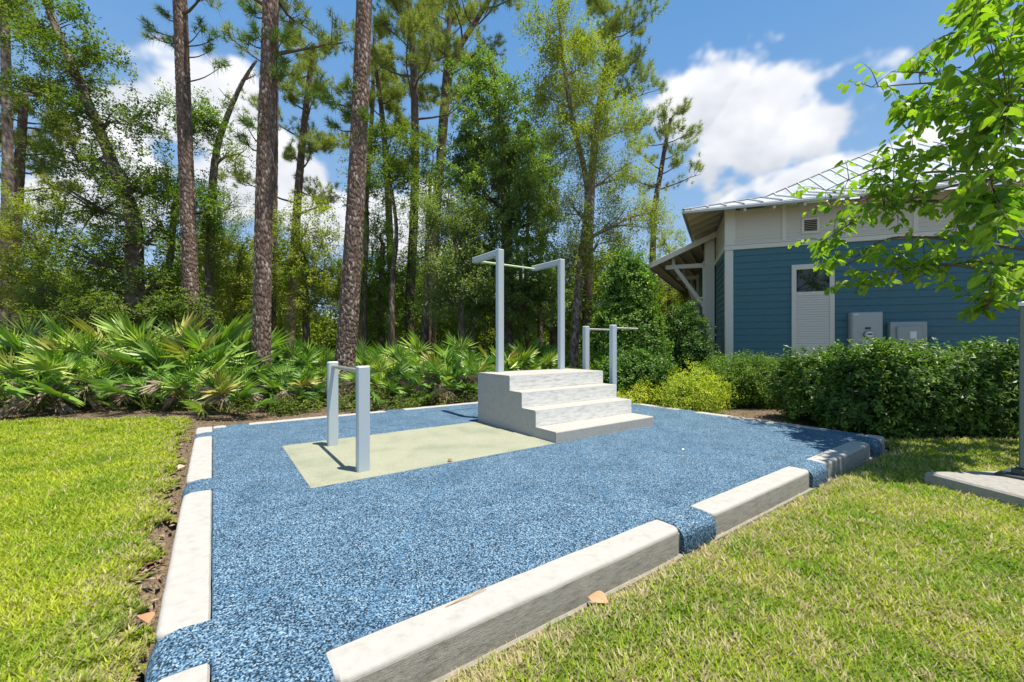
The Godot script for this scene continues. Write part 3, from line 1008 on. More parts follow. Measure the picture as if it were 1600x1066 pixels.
# ---------------------------------------------------------------- plants
# a spray of small leaves round a few twigs
func leaf_cluster(n: int, spread: float, long: float, wide: float, seed_: int, m: Material, flat := 0.6) -> ArrayMesh:
	var rng := RandomNumberGenerator.new()
	rng.seed = seed_
	var b := MB.new()
	var twigs := []
	for k in 6:
		twigs.append(Vector3(rng.randf_range(-1, 1), rng.randf_range(-0.5, 0.9), rng.randf_range(-1, 1)).normalized())
	for i in n:
		var tw: Vector3 = twigs[i % 6]
		var p := tw * spread * pow(rng.randf(), 0.6) + Vector3(rng.randf_range(-1, 1), rng.randf_range(-1, 1), rng.randf_range(-1, 1)) * spread * 0.22
		var dir := (tw * 0.6 + Vector3(rng.randf_range(-1, 1), rng.randf_range(-0.9, 0.5), rng.randf_range(-1, 1))).normalized()
		var up := Vector3(rng.randf_range(-1, 1) * (1.0 - flat), 1.0, rng.randf_range(-1, 1) * (1.0 - flat)).normalized()
		var side := dir.cross(up).normalized()
		up = side.cross(dir)
		var s := rng.randf_range(0.7, 1.2)
		var l := long * s
		var w := wide * s * 0.5
		var tone := rng.randf_range(0.7, 1.25)
		var col := Color(tone * rng.randf_range(0.9, 1.1), tone, tone * rng.randf_range(0.8, 1.1)) * 0.95
		col.a = 1.0
		var mid := p + dir * l * 0.45 + up * w * 0.45
		b.tri(p, mid - side * w, p + dir * l, Vector3.ZERO, col)
		b.tri(p, p + dir * l, mid + side * w, Vector3.ZERO, col)
	return b.mesh(m)

func needle_tuft(n: int, long: float, wide: float, seed_: int) -> ArrayMesh:
	var rng := RandomNumberGenerator.new()
	rng.seed = seed_
	var b := MB.new()
	for i in n:
		var dir := Vector3(rng.randf_range(-1, 1), rng.randf_range(-0.45, 1.3), rng.randf_range(-1, 1)).normalized()
		var side := dir.cross(Vector3(rng.randf_range(-1, 1), rng.randf_range(-1, 1), rng.randf_range(-1, 1))).normalized()
		var p := Vector3(0, rng.randf_range(-0.08, 0.08), 0)
		var tone := rng.randf_range(0.65, 1.15) * 0.85
		b.tri(p - side * wide, p + side * wide, p + dir * long * rng.randf_range(0.7, 1.1) + Vector3.DOWN * long * 0.1, Vector3.ZERO, Color(tone, tone, tone))
	return b.mesh(M.needle)

var bark_cells := FastNoiseLite.new()
var bark_cracks := FastNoiseLite.new()
func bark_trunk(path: Array, r0: float, r1: float, sides: int, tint: Color, flakes: float) -> ArrayMesh:
	var st := SurfaceTool.new()
	st.begin(Mesh.PRIMITIVE_TRIANGLES)
	st.set_smooth_group(0)
	var dark := Color(0.095, 0.062, 0.047)
	var pale := Color(0.42, 0.37, 0.33)
	var off: Vector3 = path[0] * 3.0 + Vector3(r0, r1, r0) * 50.0
	for i in path.size():
		var t := float(i) / (path.size() - 1)
		var r := lerpf(r0, r1, t) * (1.0 + 0.25 * exp(-t * path.size() * (0.02 if sides > 40 else 0.12)))
		for k in sides + 1:
			var a := TAU * (k % sides) / sides
			var d := Vector3(cos(a), 0, sin(a))
			var q := Vector3(d.x * r, path[i].y * 0.34, d.z * r) + off
			var cv := bark_cells.get_noise_3dv(q) * 0.5 + 0.5
			var cr := clampf(bark_cracks.get_noise_3dv(q) + 1.0, 0.0, 1.0)
			var edge_ := smoothstep(0.0, 0.28, cr)
			st.set_color(dark.lerp(tint.lerp(pale, clampf((cv - (1.0 - flakes)) * 3.0, 0.0, 1.0)) * (0.75 + cv * 0.5), edge_))
			st.add_vertex(path[i] + d * (r + (edge_ - 0.5) * 0.016 * (0.4 + r * 2.5) + (cv - 0.5) * 0.010))
	for i in path.size() - 1:
		for k in sides:
			var a := i * (sides + 1) + k
			var b := a + sides + 1
			for q in [a, b, b + 1, a, b + 1, a + 1]:
				st.add_index(q)
	st.generate_normals()
	st.set_material(M.bark)
	return st.commit()

func pine(called: String, label: String, d: float, line: Array, w0: float, w1: float, opt: Dictionary) -> Node3D:
	var rng := RandomNumberGenerator.new()
	rng.seed = int(d * 131.0 + line[0][0] * 7.0)
	var base := stand(line[0][0], d)
	var o := thing(called, label, "tree", base, 0.0, "pine trees in the wood")
	var pts := [Vector3(0, -0.1, 0)]
	for k in range(1, line.size()):
		pts.append(at(line[k][0], line[k][1], d + (line[k][2] if line[k].size() > 2 else 0.0)) - base)
	var fine: bool = opt.get("fine", false)
	var total: float = (pts[-1] - pts[0]).length()
	var steps := int(total / (pts.size() - 1) / (0.027 if fine else 0.3)) + 1
	var path := spline(pts, steps)
	var r0 := w0 * d / FOC * 0.5
	var r1 := w1 * d / FOC * 0.5
	if fine:
		part("trunk", bark_trunk(path, r0, r1, 68, opt.get("tint", Color(0.22, 0.16, 0.13)), 0.27), o)
	else:
		part("trunk", bark_trunk(spline(pts, steps * 3), r0, r1, 14, opt.get("tint", Color(0.15, 0.115, 0.095)), 0.2), o)
	# limbs with tufts
	var limbs := MB.new()
	var places := []
	var colors := []
	var start: float = opt.get("start", 0.6)
	var reach: float = opt.get("reach", 2.5)
	var col_a: Color = opt.get("dark", Color(0.32, 0.38, 0.12))
	var col_b: Color = opt.get("light", Color(0.56, 0.60, 0.17))
	var bc := Color(0.14, 0.11, 0.09)
	for k in opt.get("limbs", 14) as int:
		var t := lerpf(start, 1.0, (k + rng.randf()) / opt.get("limbs", 14))
		var p: Vector3 = path[int(t * (path.size() - 1))]
		var az := k * 2.4 + rng.randf_range(-0.5, 0.5)
		var long := reach * rng.randf_range(0.6, 1.1) * lerpf(1.0, 0.55, (t - start) / maxf(1.0 - start, 0.01))
		var dir := Vector3(cos(az), rng.randf_range(-0.05, 0.35), sin(az)).normalized()
		var line3 := [p]
		var q := p
		for j in 4:
			dir = (dir + Vector3(rng.randf_range(-0.35, 0.35), rng.randf_range(-0.12, 0.32), rng.randf_range(-0.35, 0.35))).normalized()
			q += dir * long * 0.25
			line3.append(q)
		var rr := lerpf(r0, r1, t) * 0.24 + 0.010
		limbs.tube(line3, [rr, rr * 0.8, rr * 0.62, rr * 0.45, rr * 0.22], 6, bc, false)
		for j in opt.get("twigs", 9) as int:
			var f := rng.randf_range(0.35, 1.0)
			var a: Vector3 = line3[int(f * 3.99)].lerp(line3[mini(int(f * 3.99) + 1, 4)], f * 3.99 - floorf(f * 3.99))
			var tw := (dir * 0.7 + Vector3(rng.randf_range(-1, 1), rng.randf_range(-0.4, 0.9), rng.randf_range(-1, 1))).normalized() * long * rng.randf_range(0.18, 0.42)
			limbs.tube([a, a + tw * 0.5 + Vector3(0, -0.03, 0), a + tw], [rr * 0.28, rr * 0.2, rr * 0.12], 4, bc, false)
			for i in opt.get("tufts", 7) as int:
				var pos := a + tw * rng.randf_range(0.45, 1.05) + Vector3(rng.randf_range(-1, 1), rng.randf_range(-0.6, 1), rng.randf_range(-1, 1)) * 0.30
				var s: float = opt.get("size", 1.0) * rng.randf_range(0.7, 1.2)
				var up := (tw.normalized() + Vector3.UP * 0.7).normalized()
				var side := up.cross(Vector3(0.3, 0.1, 1)).normalized()
				places.append(Transform3D(Basis(side, up, side.cross(up)).scaled(Vector3.ONE * s), pos))
				colors.append(col_a.lerp(col_b, rng.randf()))
	for q in opt.get("sprigs", []) as Array:
		var tip := at(q[0], q[1], d + rng.randf_range(-0.5, 0.3)) - base
		var from: Vector3 = path[0]
		for p: Vector3 in path:
			if absf(p.y - tip.y + 0.35) < absf(from.y - tip.y + 0.35):
				from = p
		limbs.tube(spline([from, from.lerp(tip, 0.5) + Vector3(0, -0.12, 0), tip], 4), [0.025, 0.023, 0.02, 0.018, 0.015, 0.012, 0.010, 0.008, 0.006], 5, bc, false)
		for i in 5:
			var up := ((tip - from).normalized() + Vector3(rng.randf_range(-0.5, 0.5), rng.randf_range(0, 0.8), rng.randf_range(-0.5, 0.5))).normalized()
			var side := up.cross(Vector3(0.3, 0.1, 1)).normalized()
			places.append(Transform3D(Basis(side, up, side.cross(up)).scaled(Vector3.ONE * rng.randf_range(0.75, 1.15)), tip.lerp(from, rng.randf() * 0.3) + Vector3(rng.randf_range(-1, 1), rng.randf_range(-1, 1), rng.randf_range(-1, 1)) * 0.1))
			colors.append(Color(0.15, 0.27, 0.06).lerp(Color(0.33, 0.46, 0.10), rng.randf()))
	part("branches", limbs.mesh(M.bark), o)
	swarm("crown", M.tuft, places, colors, o)
	return o

# lobes: [px, py, half width px, half height px, depth offset]
func leafy(called: String, label: String, d: float, line: Array, w0: float, w1: float, lobes: Array, n: int, mesh: Mesh, col_a: Color, col_b: Color, opt := {}) -> Node3D:
	var rng := RandomNumberGenerator.new()
	rng.seed = int(d * 77.0 + line[0][0] * 3.0)
	col_a = Color(col_a.r * 3.2, col_a.g * 2.6, col_a.b * 3.2)
	col_b = Color(minf(col_b.r * 2.3, 0.5), minf(col_b.g * 2.0, 0.54), col_b.b * 2.4)
	var base := stand(line[0][0], d)
	var o := thing(called, label, opt.get("category", "tree"), base, 0.0, opt.get("group", "leafy trees in the wood"))
	var pts := [Vector3(0, -0.1, 0)]
	for k in range(1, line.size()):
		pts.append(at(line[k][0], line[k][1], d + (line[k][2] if line[k].size() > 2 else 0.0)) - base)
	var path := spline(pts, 10)
	var r0 := w0 * d / FOC * 0.5
	var r1 := w1 * d / FOC * 0.5
	part("trunk", bark_trunk(spline(pts, 30), r0, r1, 14, opt.get("bark", Color(0.17, 0.145, 0.12)), 0.25), o)
	var limbs := MB.new()
	var bc: Color = opt.get("bark", Color(0.13, 0.11, 0.09))
	var holes := FastNoiseLite.new()
	holes.seed = int(line[0][0])
	holes.frequency = opt.get("grain", 0.55)
	holes.fractal_octaves = 3
	var places := []
	var colors := []
	var weight := 0.0
	for l in lobes:
		weight += l[2] * l[3]
	for l in lobes:
		var dz: float = l[4] if l.size() > 4 else 0.0
		var c := at(l[0], l[1], d + dz) - base
		var k_px := (d + dz) / FOC
		var rad := Vector3(l[2] * k_px, l[3] * k_px, minf(l[2], l[3] * 1.3) * k_px)
		# limb from the trunk to the lobe
		var best := 0
		for i in path.size():
			if path[i].y < c.y - 0.35 * (Vector2(path[i].x, path[i].z) - Vector2(c.x, c.z)).length() and path[i].distance_to(c) < path[best].distance_to(c) + 0.3:
				best = i
		var from: Vector3 = path[best]
		var rr := clampf(lerpf(r0, r1, float(best) / path.size()) * 0.55, 0.02, 0.12)
		var bend := (c - from) * 0.5 + Vector3(rng.randf_range(-0.2, 0.2), 0.15, rng.randf_range(-0.2, 0.2)) * (c - from).length() * 0.5
		var limb := spline([from, from + bend, c], 4)
		var rs := []
		for i in limb.size():
			rs.append(lerpf(rr, rr * 0.4, float(i) / (limb.size() - 1)))
		limbs.tube(limb, rs, 6, bc, false)
		for i in 9:
			var v := Vector3(rng.randf_range(-1, 1), rng.randf_range(-0.7, 1), rng.randf_range(-1, 1)).normalized() * rad * rng.randf_range(0.6, 0.95)
			var s: Vector3 = limb[3 + rng.randi() % (limb.size() - 3)]
			limbs.tube([s, s.lerp(c + v, 0.5) + Vector3(rng.randf_range(-1, 1), rng.randf_range(0, 1), rng.randf_range(-1, 1)) * 0.12, c + v], [rr * 0.35, rr * 0.22, 0.006], 4, bc, false)
		var m := int(n * 0.8 * l[2] * l[3] / weight)
		var made := 0
		var guard := 0
		while made < m and guard < m * 6:
			guard += 1
			var v := Vector3(rng.randfn(), rng.randfn(), rng.randfn()).normalized() * pow(rng.randf(), 0.42)
			var p := c + v * rad * (1.0 + holes.get_noise_3dv((c + v * rad) * 1.7) * 0.55)
			if holes.get_noise_3dv(p * 2.2 + base) < opt.get("gap", -0.12) + 0.06:
				continue
			made += 1
			var s: float = opt.get("size", 1.0) * rng.randf_range(0.7, 1.25)
			var bs := Basis(Vector3.UP, rng.randf() * TAU) * Basis(Vector3.RIGHT, rng.randf_range(-0.5, 0.5))
			places.append(Transform3D(bs.scaled(Vector3.ONE * s), p))
			var col := col_a.lerp(col_b, clampf(0.5 + holes.get_noise_3dv(p * 1.3) * 0.7 + rng.randf_range(-0.45, 0.45), 0.0, 1.0))
			colors.append(col)
	part("branches", limbs.mesh(M.bark), o)
	swarm("crown", mesh, places, colors, o)
	return o

func bush(called: String, label: String, category: String, base: Vector3, lobes: Array, n: int, mesh: Mesh, col_a: Color, col_b: Color, size := 1.0, gap := -0.3, shell := 0.35, group := "shrubs by the building") -> Node3D:
	var rng := RandomNumberGenerator.new()
	rng.seed = int(absf(base.x * 100.0) + absf(base.z * 37.0))
	var o := thing(called, label, category, base, 0.0, group)
	var stems := MB.new()
	var holes := FastNoiseLite.new()
	holes.seed = 9
	holes.frequency = 1.1
	var places := []
	var colors := []
	var weight := 0.0
	for l in lobes:
		weight += l[1].x * l[1].y * l[1].z
	for l in lobes:
		var c: Vector3 = l[0]
		var rad: Vector3 = l[1]
		for i in 7:
			var tip := c + Vector3(rng.randf_range(-1, 1), rng.randf_range(-0.5, 1), rng.randf_range(-1, 1)) * rad * 0.75
			var root := Vector3(c.x * 0.4 + rng.randf_range(-0.1, 0.1), -0.05, c.z * 0.4 + rng.randf_range(-0.1, 0.1))
			stems.tube([root, root.lerp(tip, 0.5) + Vector3(0, 0.1, 0), tip], [0.022, 0.014, 0.005], 5, Color(0.13, 0.10, 0.075), false)
		var m := int(n * rad.x * rad.y * rad.z / weight)
		for i in m:
			var v := Vector3(rng.randfn(), rng.randfn(), rng.randfn()).normalized() * pow(rng.randf(), shell)
			var p := c + v * rad * (1.0 + holes.get_noise_3dv((c + v * rad) * 2.0 + base) * 0.35)
			if p.y < 0.02 or holes.get_noise_3dv(p * 3.1 + base) < gap:
				continue
			var s := size * rng.randf_range(0.7, 1.25)
			# sprays on a bush point out and up
			var up := (v + Vector3.UP * 0.6).normalized()
			var side := up.cross(Vector3(rng.randf_range(-1, 1), rng.randf_range(-1, 1), rng.randf_range(-1, 1))).normalized()
			places.append(Transform3D(Basis(side, up, side.cross(up)).scaled(Vector3.ONE * s), p))
			colors.append(col_a.lerp(col_b, clampf(0.45 + holes.get_noise_3dv(p * 2.0) * 0.6 + rng.randf_range(-0.5, 0.5), 0.0, 1.0)))
	part("stems", stems.mesh(M.bark), o)
	swarm("foliage", mesh, places, colors, o)
	return o

func frond_mesh(seed_: int, dry: bool) -> ArrayMesh:
	var rng := RandomNumberGenerator.new()
	rng.seed = seed_
	var b := MB.new()
	var stalk := rng.randf_range(0.45, 0.7)
	var green := Color(0.12, 0.19, 0.035)
	var sc := Color(0.22, 0.27, 0.06)
	if dry:
		green = Color(0.36, 0.29, 0.22)
		sc = Color(0.22, 0.16, 0.10)
	else:
		green = [Color(0.20, 0.36, 0.07), Color(0.31, 0.46, 0.085), Color(0.44, 0.55, 0.11), Color(0.16, 0.30, 0.075), Color(0.25, 0.41, 0.09)][seed_ % 5]
	var hub := Vector3(0, 0, stalk)
	b.quad(Vector3(-0.008, 0, 0), Vector3(0.008, 0, 0), hub + Vector3(0.005, 0, 0), hub - Vector3(0.005, 0, 0), Vector3.UP, sc)
	b.quad(Vector3(0, -0.008, 0), Vector3(0, 0.008, 0), hub + Vector3(0, 0.005, 0), hub - Vector3(0, 0.005, 0), Vector3.RIGHT, sc)
	if seed_ == 107 and not dry:
		green = Color(0.46, 0.44, 0.12)
	var n := 24
	for i in n:
		var t := float(i) / (n - 1) * 2.0 - 1.0
		var a := t * (1.15 if dry else 1.95) + rng.randf_range(-0.05, 0.05)
		var lift := absf(t) * 0.32 - 0.12 + rng.randf_range(-0.1, 0.1)
		var dir := Vector3(sin(a), lift, cos(a)).normalized()
		if dry:
			dir = (dir + Vector3(0, rng.randf_range(-0.7, 0.1), 0)).normalized()
		var side := dir.cross(Vector3.UP).normalized()
		var up := side.cross(dir)
		var l := rng.randf_range(0.38, 0.54) * (1.0 - 0.2 * t * t)
		var w := 0.0115 if not dry else 0.0105
		var tone := rng.randf_range(0.8, 1.2)
		var col := Color(green.r * tone, green.g * tone, green.b * tone)
		var mid := hub + dir * l * 0.45
		var tip := hub + dir * l + Vector3(0, -0.05 - rng.randf() * 0.06, 0)
		b.tri(hub, mid - side * w + up * 0.012, tip, Vector3.ZERO, col)
		b.tri(hub, tip, mid + side * w + up * 0.012, Vector3.ZERO, col)
	return b.mesh(M.dry if dry else M.frond)

func ordinal(k: int) -> String:
	return ["first", "second", "third", "fourth", "fifth", "sixth", "seventh", "eighth", "ninth", "tenth", "eleventh", "twelfth", "thirteenth", "fourteenth", "fifteenth", "sixteenth", "seventeenth", "eighteenth", "nineteenth", "twentieth"][k]

func build_palmettos() -> void:
	var fronds := []
	var dead := []
	for k in 10:
		fronds.append(frond_mesh(100 + k, false))
	for k in 4:
		dead.append(frond_mesh(200 + k, true))
	var rows := {
		"front": [[28, 7.5, 1.15], [95, 7.7, 1.05], [160, 8.2, 0.95], [232, 7.9, 0.85], [300, 7.75, 0.95], [352, 7.6, 0.85], [452, 8.9, 0.85], [490, 9.3, 0.8], [598, 9.3, 1.0], [652, 9.6, 0.95], [702, 9.9, 1.0], [742, 10.3, 1.0]],
		"middle": [[5, 9.2, 1.25], [70, 9.3, 1.3], [135, 9.2, 1.25], [215, 9.3, 1.35], [282, 9.1, 1.5], [345, 9.2, 1.4], [385, 9.7, 1.2], [462, 10.4, 1.2], [512, 10.6, 1.1], [572, 10.9, 1.2], [625, 11.2, 1.2], [680, 11.3, 1.2], [735, 11.6, 1.25], [800, 11.9, 1.2], [850, 12.4, 1.15]],
		"back": [[40, 11.5, 1.5], [110, 11.3, 1.55], [190, 11.0, 1.55], [262, 10.9, 1.7], [325, 11.2, 1.65], [380, 11.6, 1.5], [448, 12.2, 1.4], [500, 12.8, 1.4], [560, 13.2, 1.4], [615, 13.5, 1.5], [668, 13.6, 1.5], [715, 13.4, 1.5], [770, 13.8, 1.5], [825, 14.2, 1.5], [880, 14.6, 1.4]]}
	var rng := RandomNumberGenerator.new()
	rng.seed = 31
	for row in rows:
		var list: Array = rows[row]
		for i in list.size():
			var e: Array = list[i]
			var label := "spiky green saw palmetto, %s from the left in the %s row of palmettos" % [ordinal(i), row]
			var o := thing("saw_palmetto", label, "palmetto", stand(e[0], e[1]), rng.randf() * TAU, "saw palmettos along the wood edge")
			var s: float = e[2]
			var n := 15
			for k in n:
				var az := k * 2.4 + rng.randf_range(-0.3, 0.3)
				var el := lerpf(0.45, 1.4, pow(float(k) / n, 0.85)) + rng.randf_range(-0.18, 0.18)
				var dir := Vector3(cos(az) * cos(el), sin(el), sin(az) * cos(el))
				var side := Vector3.UP.cross(dir).normalized()
				side = side.rotated(dir, rng.randf_range(-0.7, 0.7))
				var fs := s * rng.randf_range(0.58, 0.95) * (1.35 if row != "front" and e[0] < 420 else 1.12)
				var t := Transform3D(Basis(side, dir.cross(side), dir).scaled(Vector3.ONE * fs), Vector3(cos(az), 0, sin(az)) * 0.08 + Vector3(0, 0.05 + 0.16 * s * float(k) / n, 0))
				part("frond", fronds[rng.randi() % 10], o, t)
			for k in (10 if row == "front" else 5):
				var az := rng.randf() * TAU
				var el := rng.randf_range(-0.35, 0.35)
				var dir := Vector3(cos(az) * cos(el), sin(el), sin(az) * cos(el))
				var side := Vector3.UP.cross(dir).normalized().rotated(dir, rng.randf_range(-0.8, 0.8))
				part("dead_frond", dead[rng.randi() % 4], o, Transform3D(Basis(side, dir.cross(side), dir).scaled(Vector3.ONE * s * rng.randf_range(0.55, 0.85)), Vector3(0, 0.25 + 0.3 * rng.randf(), 0)))

func build_woods() -> void:
	M.tuft = needle_tuft(44, 0.25, 0.0075, 3)
	var small := leaf_cluster(64, 0.34, 0.085, 0.045, 21, M.leaf)
	var dense := leaf_cluster(80, 0.34, 0.10, 0.055, 22, M.gloss_leaf)
	var airy := leaf_cluster(54, 0.36, 0.08, 0.036, 23, M.leaf)
	var far := leaf_cluster(60, 0.5, 0.16, 0.085, 24, M.leaf)
	# three near trunks
	pine("pine_tree", "straight scaly pine trunk at left, leftmost of three thick pines", 12.5, [[303, 0], [299, 480], [292, 300], [281, 0], [268, -330]], 21.5, 17, {"fine": true, "start": 0.72, "reach": 2.6, "limbs": 7, "tufts": 3, "sprigs": [[212, 28], [232, 52], [250, 20], [262, 60], [318, 40], [335, 75], [352, 100], [345, 55]]})
	pine("pine_tree", "thick scaly pine trunk rising behind the kerb, middle of three thick pines", 9.4, [[408, 0], [409, 500], [414, 250], [423, 0], [432, -420]], 26, 20, {"fine": true, "start": 0.66, "reach": 2.2, "limbs": 7, "tufts": 3, "sprigs": [[385, 15], [395, 40], [378, 55], [445, 55], [440, 110], [448, 90], [382, 190], [376, 215]]})
	pine("pine_tree", "leaning thick pine trunk with green sprigs, nearest behind the low bar", 10.2, [[533, 0], [546, 480], [559, 250], [569, 0], [580, -430]], 31, 20, {"fine": true, "start": 0.74, "reach": 2.2, "limbs": 7, "tufts": 3, "sprigs": [[486, 150], [500, 140], [515, 160], [545, 130], [535, 175], [552, 165], [578, 180], [562, 210], [510, 190]]})
	# sprigs on the trunks are more of the pines behind
	pine("pine_tree", "slim dark pine pole just behind the middle thick pine", 17.0, [[424, 0], [427, 400], [430, 150], [431, -40], [433, -160]], 11, 7, {"start": 0.5, "reach": 1.9, "limbs": 12, "twigs": 5, "tufts": 5})
	pine("pine_tree", "grey pine with open crown left of the leaning pine", 23.0, [[450, 0], [457, 450], [466, 300], [477, 180], [490, 70]], 16, 7, {"start": 0.42, "reach": 3.0, "limbs": 15, "size": 1.2})
	pine("pine_tree", "crooked slim pine right of the leaning pine", 23.0, [[614, 0], [613, 480], [606, 300], [598, 190], [588, 110]], 14, 6, {"start": 0.50, "reach": 2.6, "limbs": 12, "size": 1.2})
	pine("pine_tree", "tall straight pine with wide high crown behind the pad", 19.0, [[638, 0], [640, 480], [648, 300], [647, 130], [640, 10], [634, -90]], 17, 7, {"start": 0.52, "reach": 3.0, "limbs": 20, "twigs": 8, "size": 1.15})
	pine("pine_tree", "pine with bare crooked limbs spreading at the top", 21.0, [[662, 0], [672, 420], [688, 260], [704, 110], [745, 30], [790, -40]], 17, 8, {"start": 0.58, "reach": 3.4, "limbs": 13, "twigs": 7, "size": 1.2})
	pine("pine_tree", "slender pine beside the pine with crooked limbs", 25.0, [[672, 0], [682, 350], [688, 220], [698, 90], [704, 0]], 13, 6, {"start": 0.55, "reach": 2.8, "limbs": 13, "size": 1.25})
	pine("pine_tree", "pine with rounded tufted crown top right of the yellow green tree", 19.0, [[915, 0], [922, 330], [932, 200], [948, 100], [966, 10]], 15, 6, {"start": 0.42, "reach": 2.7, "limbs": 18, "twigs": 8, "size": 1.15, "light": Color(0.46, 0.53, 0.15)})
	pine("pine_tree", "small sparse pine against the sky left of the building", 24.0, [[1014, 0], [1022, 350], [1034, 260], [1048, 185]], 11, 5, {"start": 0.45, "reach": 2.4, "limbs": 12, "twigs": 5, "size": 1.1})
	pine("pine_tree", "pine with yellow green crown at the far left edge", 20.0, [[14, 0], [20, 420], [30, 260], [38, 150]], 19, 9, {"start": 0.58, "reach": 3.0, "limbs": 15, "size": 1.25, "light": Color(0.62, 0.62, 0.15)})
	pine("pine_tree", "pale pine trunk at the far left edge of the wood", 18.0, [[4, 0], [8, 420], [12, 260], [8, 60], [4, -60]], 16, 9, {"start": 0.75, "reach": 2.0, "limbs": 8, "tint": Color(0.22, 0.19, 0.17)})
	pine("pine_tree", "thin straight pine far behind the pull up frame", 27.0, [[560, 0], [566, 420], [580, 200], [585, 60]], 9, 5, {"start": 0.6, "reach": 2.5, "limbs": 11, "size": 1.2})
	# leafy trees
	var oak_a := Color(0.045, 0.085, 0.018)
	var oak_b := Color(0.12, 0.165, 0.042)
	leafy("oak_tree", "big dark leaning oak with spreading crown behind the left palmettos", 12.8, [[212, 0], [210, 400], [205, 330], [170, 240], [120, 120], [75, 10], [60, -60]], 26, 6,
		[[60, 40, 90, 60], [120, 120, 80, 50], [55, 150, 60, 35, 0.8], [170, 190, 80, 50], [130, 250, 70, 45, 0.6], [215, 290, 75, 55], [150, 330, 80, 60, 0.8], [225, 380, 75, 55], [140, 410, 75, 55], [205, 460, 85, 45, 0.5], [100, 470, 60, 45, 1.0], [265, 440, 50, 40], [205, 490, 75, 28, -0.9], [130, 490, 70, 26, -0.6], [270, 480, 45, 26, -0.6]], 1450, small, oak_a, oak_b, {"gap": 0.0})
	leafy("slender_tree", "slender leafy tree half hidden by the leftmost thick pine", 15.0, [[262, 0], [266, 400], [285, 260], [305, 180]], 12, 5, [[290, 180, 42, 40], [320, 200, 30, 45], [275, 300, 50, 45], [320, 330, 50, 45]], 330, small, oak_a, Color(0.12, 0.19, 0.04), {"gap": 0.0})
	leafy("bare_branch_tree", "half bare tree with forked pale limbs between the two left pines", 16.0, [[326, 0], [328, 380], [336, 250], [352, 190], [378, 130], [400, 95]], 14, 4, [[345, 330, 45, 45], [375, 240, 28, 30], [330, 400, 55, 45], [392, 120, 14, 14], [352, 150, 14, 18]], 240, airy, Color(0.07, 0.11, 0.025), Color(0.17, 0.22, 0.05), {"gap": 0.02, "bark": Color(0.24, 0.21, 0.18)})
	var li_a := Color(0.08, 0.125, 0.022)
	var li_b := Color(0.215, 0.24, 0.06)
	leafy("understory_tree", "light green bushy tree between the middle and leaning pines", 16.5, [[480, 0], [476, 430], [470, 380]], 12, 5, [[480, 360, 55, 45], [450, 420, 60, 50], [510, 420, 50, 50], [480, 470, 70, 40]], 600, small, li_a, li_b)
	leafy("understory_tree", "sunlit green thicket tree behind the leftmost pine", 17.5, [[370, 0], [372, 440], [380, 400]], 12, 5, [[372, 400, 60, 50], [345, 450, 60, 45], [395, 460, 50, 45], [330, 380, 35, 40]], 560, small, li_a, li_b)
	leafy("understory_tree", "green bushy tree right of the leaning pine", 18.5, [[595, 0], [596, 450], [598, 380]], 13, 6, [[590, 370, 45, 50], [610, 440, 55, 55], [570, 450, 45, 50], [600, 500, 60, 40]], 650, small, Color(0.055, 0.11, 0.025), Color(0.15, 0.22, 0.045))
	leafy("maple_tree", "tall dense deep green tree directly behind the pull up frame", 16.0, [[790, 0], [792, 420], [788, 260], [775, 150], [765, 90]], 22, 7,
		[[745, 130, 40, 45], [775, 190, 75, 60], [730, 250, 50, 50], [810, 260, 65, 60], [760, 310, 80, 60], [830, 350, 55, 60], [735, 380, 45, 55], [790, 420, 80, 65], [760, 480, 80, 50], [840, 470, 50, 60]], 1650, dense, Color(0.055, 0.105, 0.035), Color(0.15, 0.22, 0.06), {"gap": -0.06})
	leafy("silvery_tree", "grey green small leaved tree left of the pull up frame", 14.5, [[722, 0], [720, 470], [715, 400], [705, 350]], 12, 5, [[680, 340, 48, 42], [725, 350, 40, 45], [700, 410, 50, 50], [735, 430, 40, 50], [690, 470, 40, 40]], 720, airy, Color(0.068, 0.105, 0.042), Color(0.165, 0.225, 0.095), {"gap": -0.08})
	leafy("yellow_green_tree", "airy yellow green tree with thin curved trunk beside the dense tree", 13.8, [[893, 0], [900, 500], [907, 410], [918, 300], [895, 190], [880, 90], [872, 10]], 15, 4,
		[[860, 50, 50, 60], [905, 110, 60, 60], [850, 150, 35, 45], [950, 190, 60, 55], [900, 230, 55, 50], [965, 280, 60, 45], [900, 330, 60, 45], [985, 350, 65, 40], [930, 390, 60, 35], [1020, 330, 30, 30], [890, 420, 40, 40]], 1250, airy, Color(0.08, 0.12, 0.026), Color(0.205, 0.235, 0.058), {"gap": -0.02, "bark": Color(0.25, 0.21, 0.17)})
	leafy("understory_tree", "dark leafy tree in the shade right of the pull up frame", 19.5, [[865, 0], [866, 450], [868, 400]], 14, 6, [[870, 440, 50, 60], [900, 480, 50, 50], [830, 500, 60, 40]], 520, small, Color(0.045, 0.08, 0.02), Color(0.10, 0.15, 0.03))
	leafy("understory_tree", "pale green tree seen under the porch eave left of the building", 22.0, [[1045, 0], [1046, 480], [1048, 420]], 10, 5, [[1050, 440, 45, 60], [1010, 480, 50, 50], [1080, 490, 40, 50], [1040, 380, 30, 40]], 560, small, li_a, li_b)
	leafy("understory_tree", "bright leafy tree at the left edge beyond the palmettos", 17.0, [[60, 0], [62, 450], [66, 400]], 12, 5, [[60, 400, 50, 55], [30, 450, 60, 50], [90, 340, 40, 45], [70, 470, 60, 40], [20, 350, 40, 60]], 600, small, li_a, li_b)
	leafy("understory_tree", "dark round tree in the gap left of the tall straight pine", 24.0, [[540, 0], [540, 450], [536, 420]], 12, 5, [[520, 450, 45, 45], [560, 470, 50, 45], [640, 460, 50, 60], [680, 450, 40, 55]], 560, small, Color(0.05, 0.09, 0.02), Color(0.13, 0.18, 0.035), {"size": 1.25})
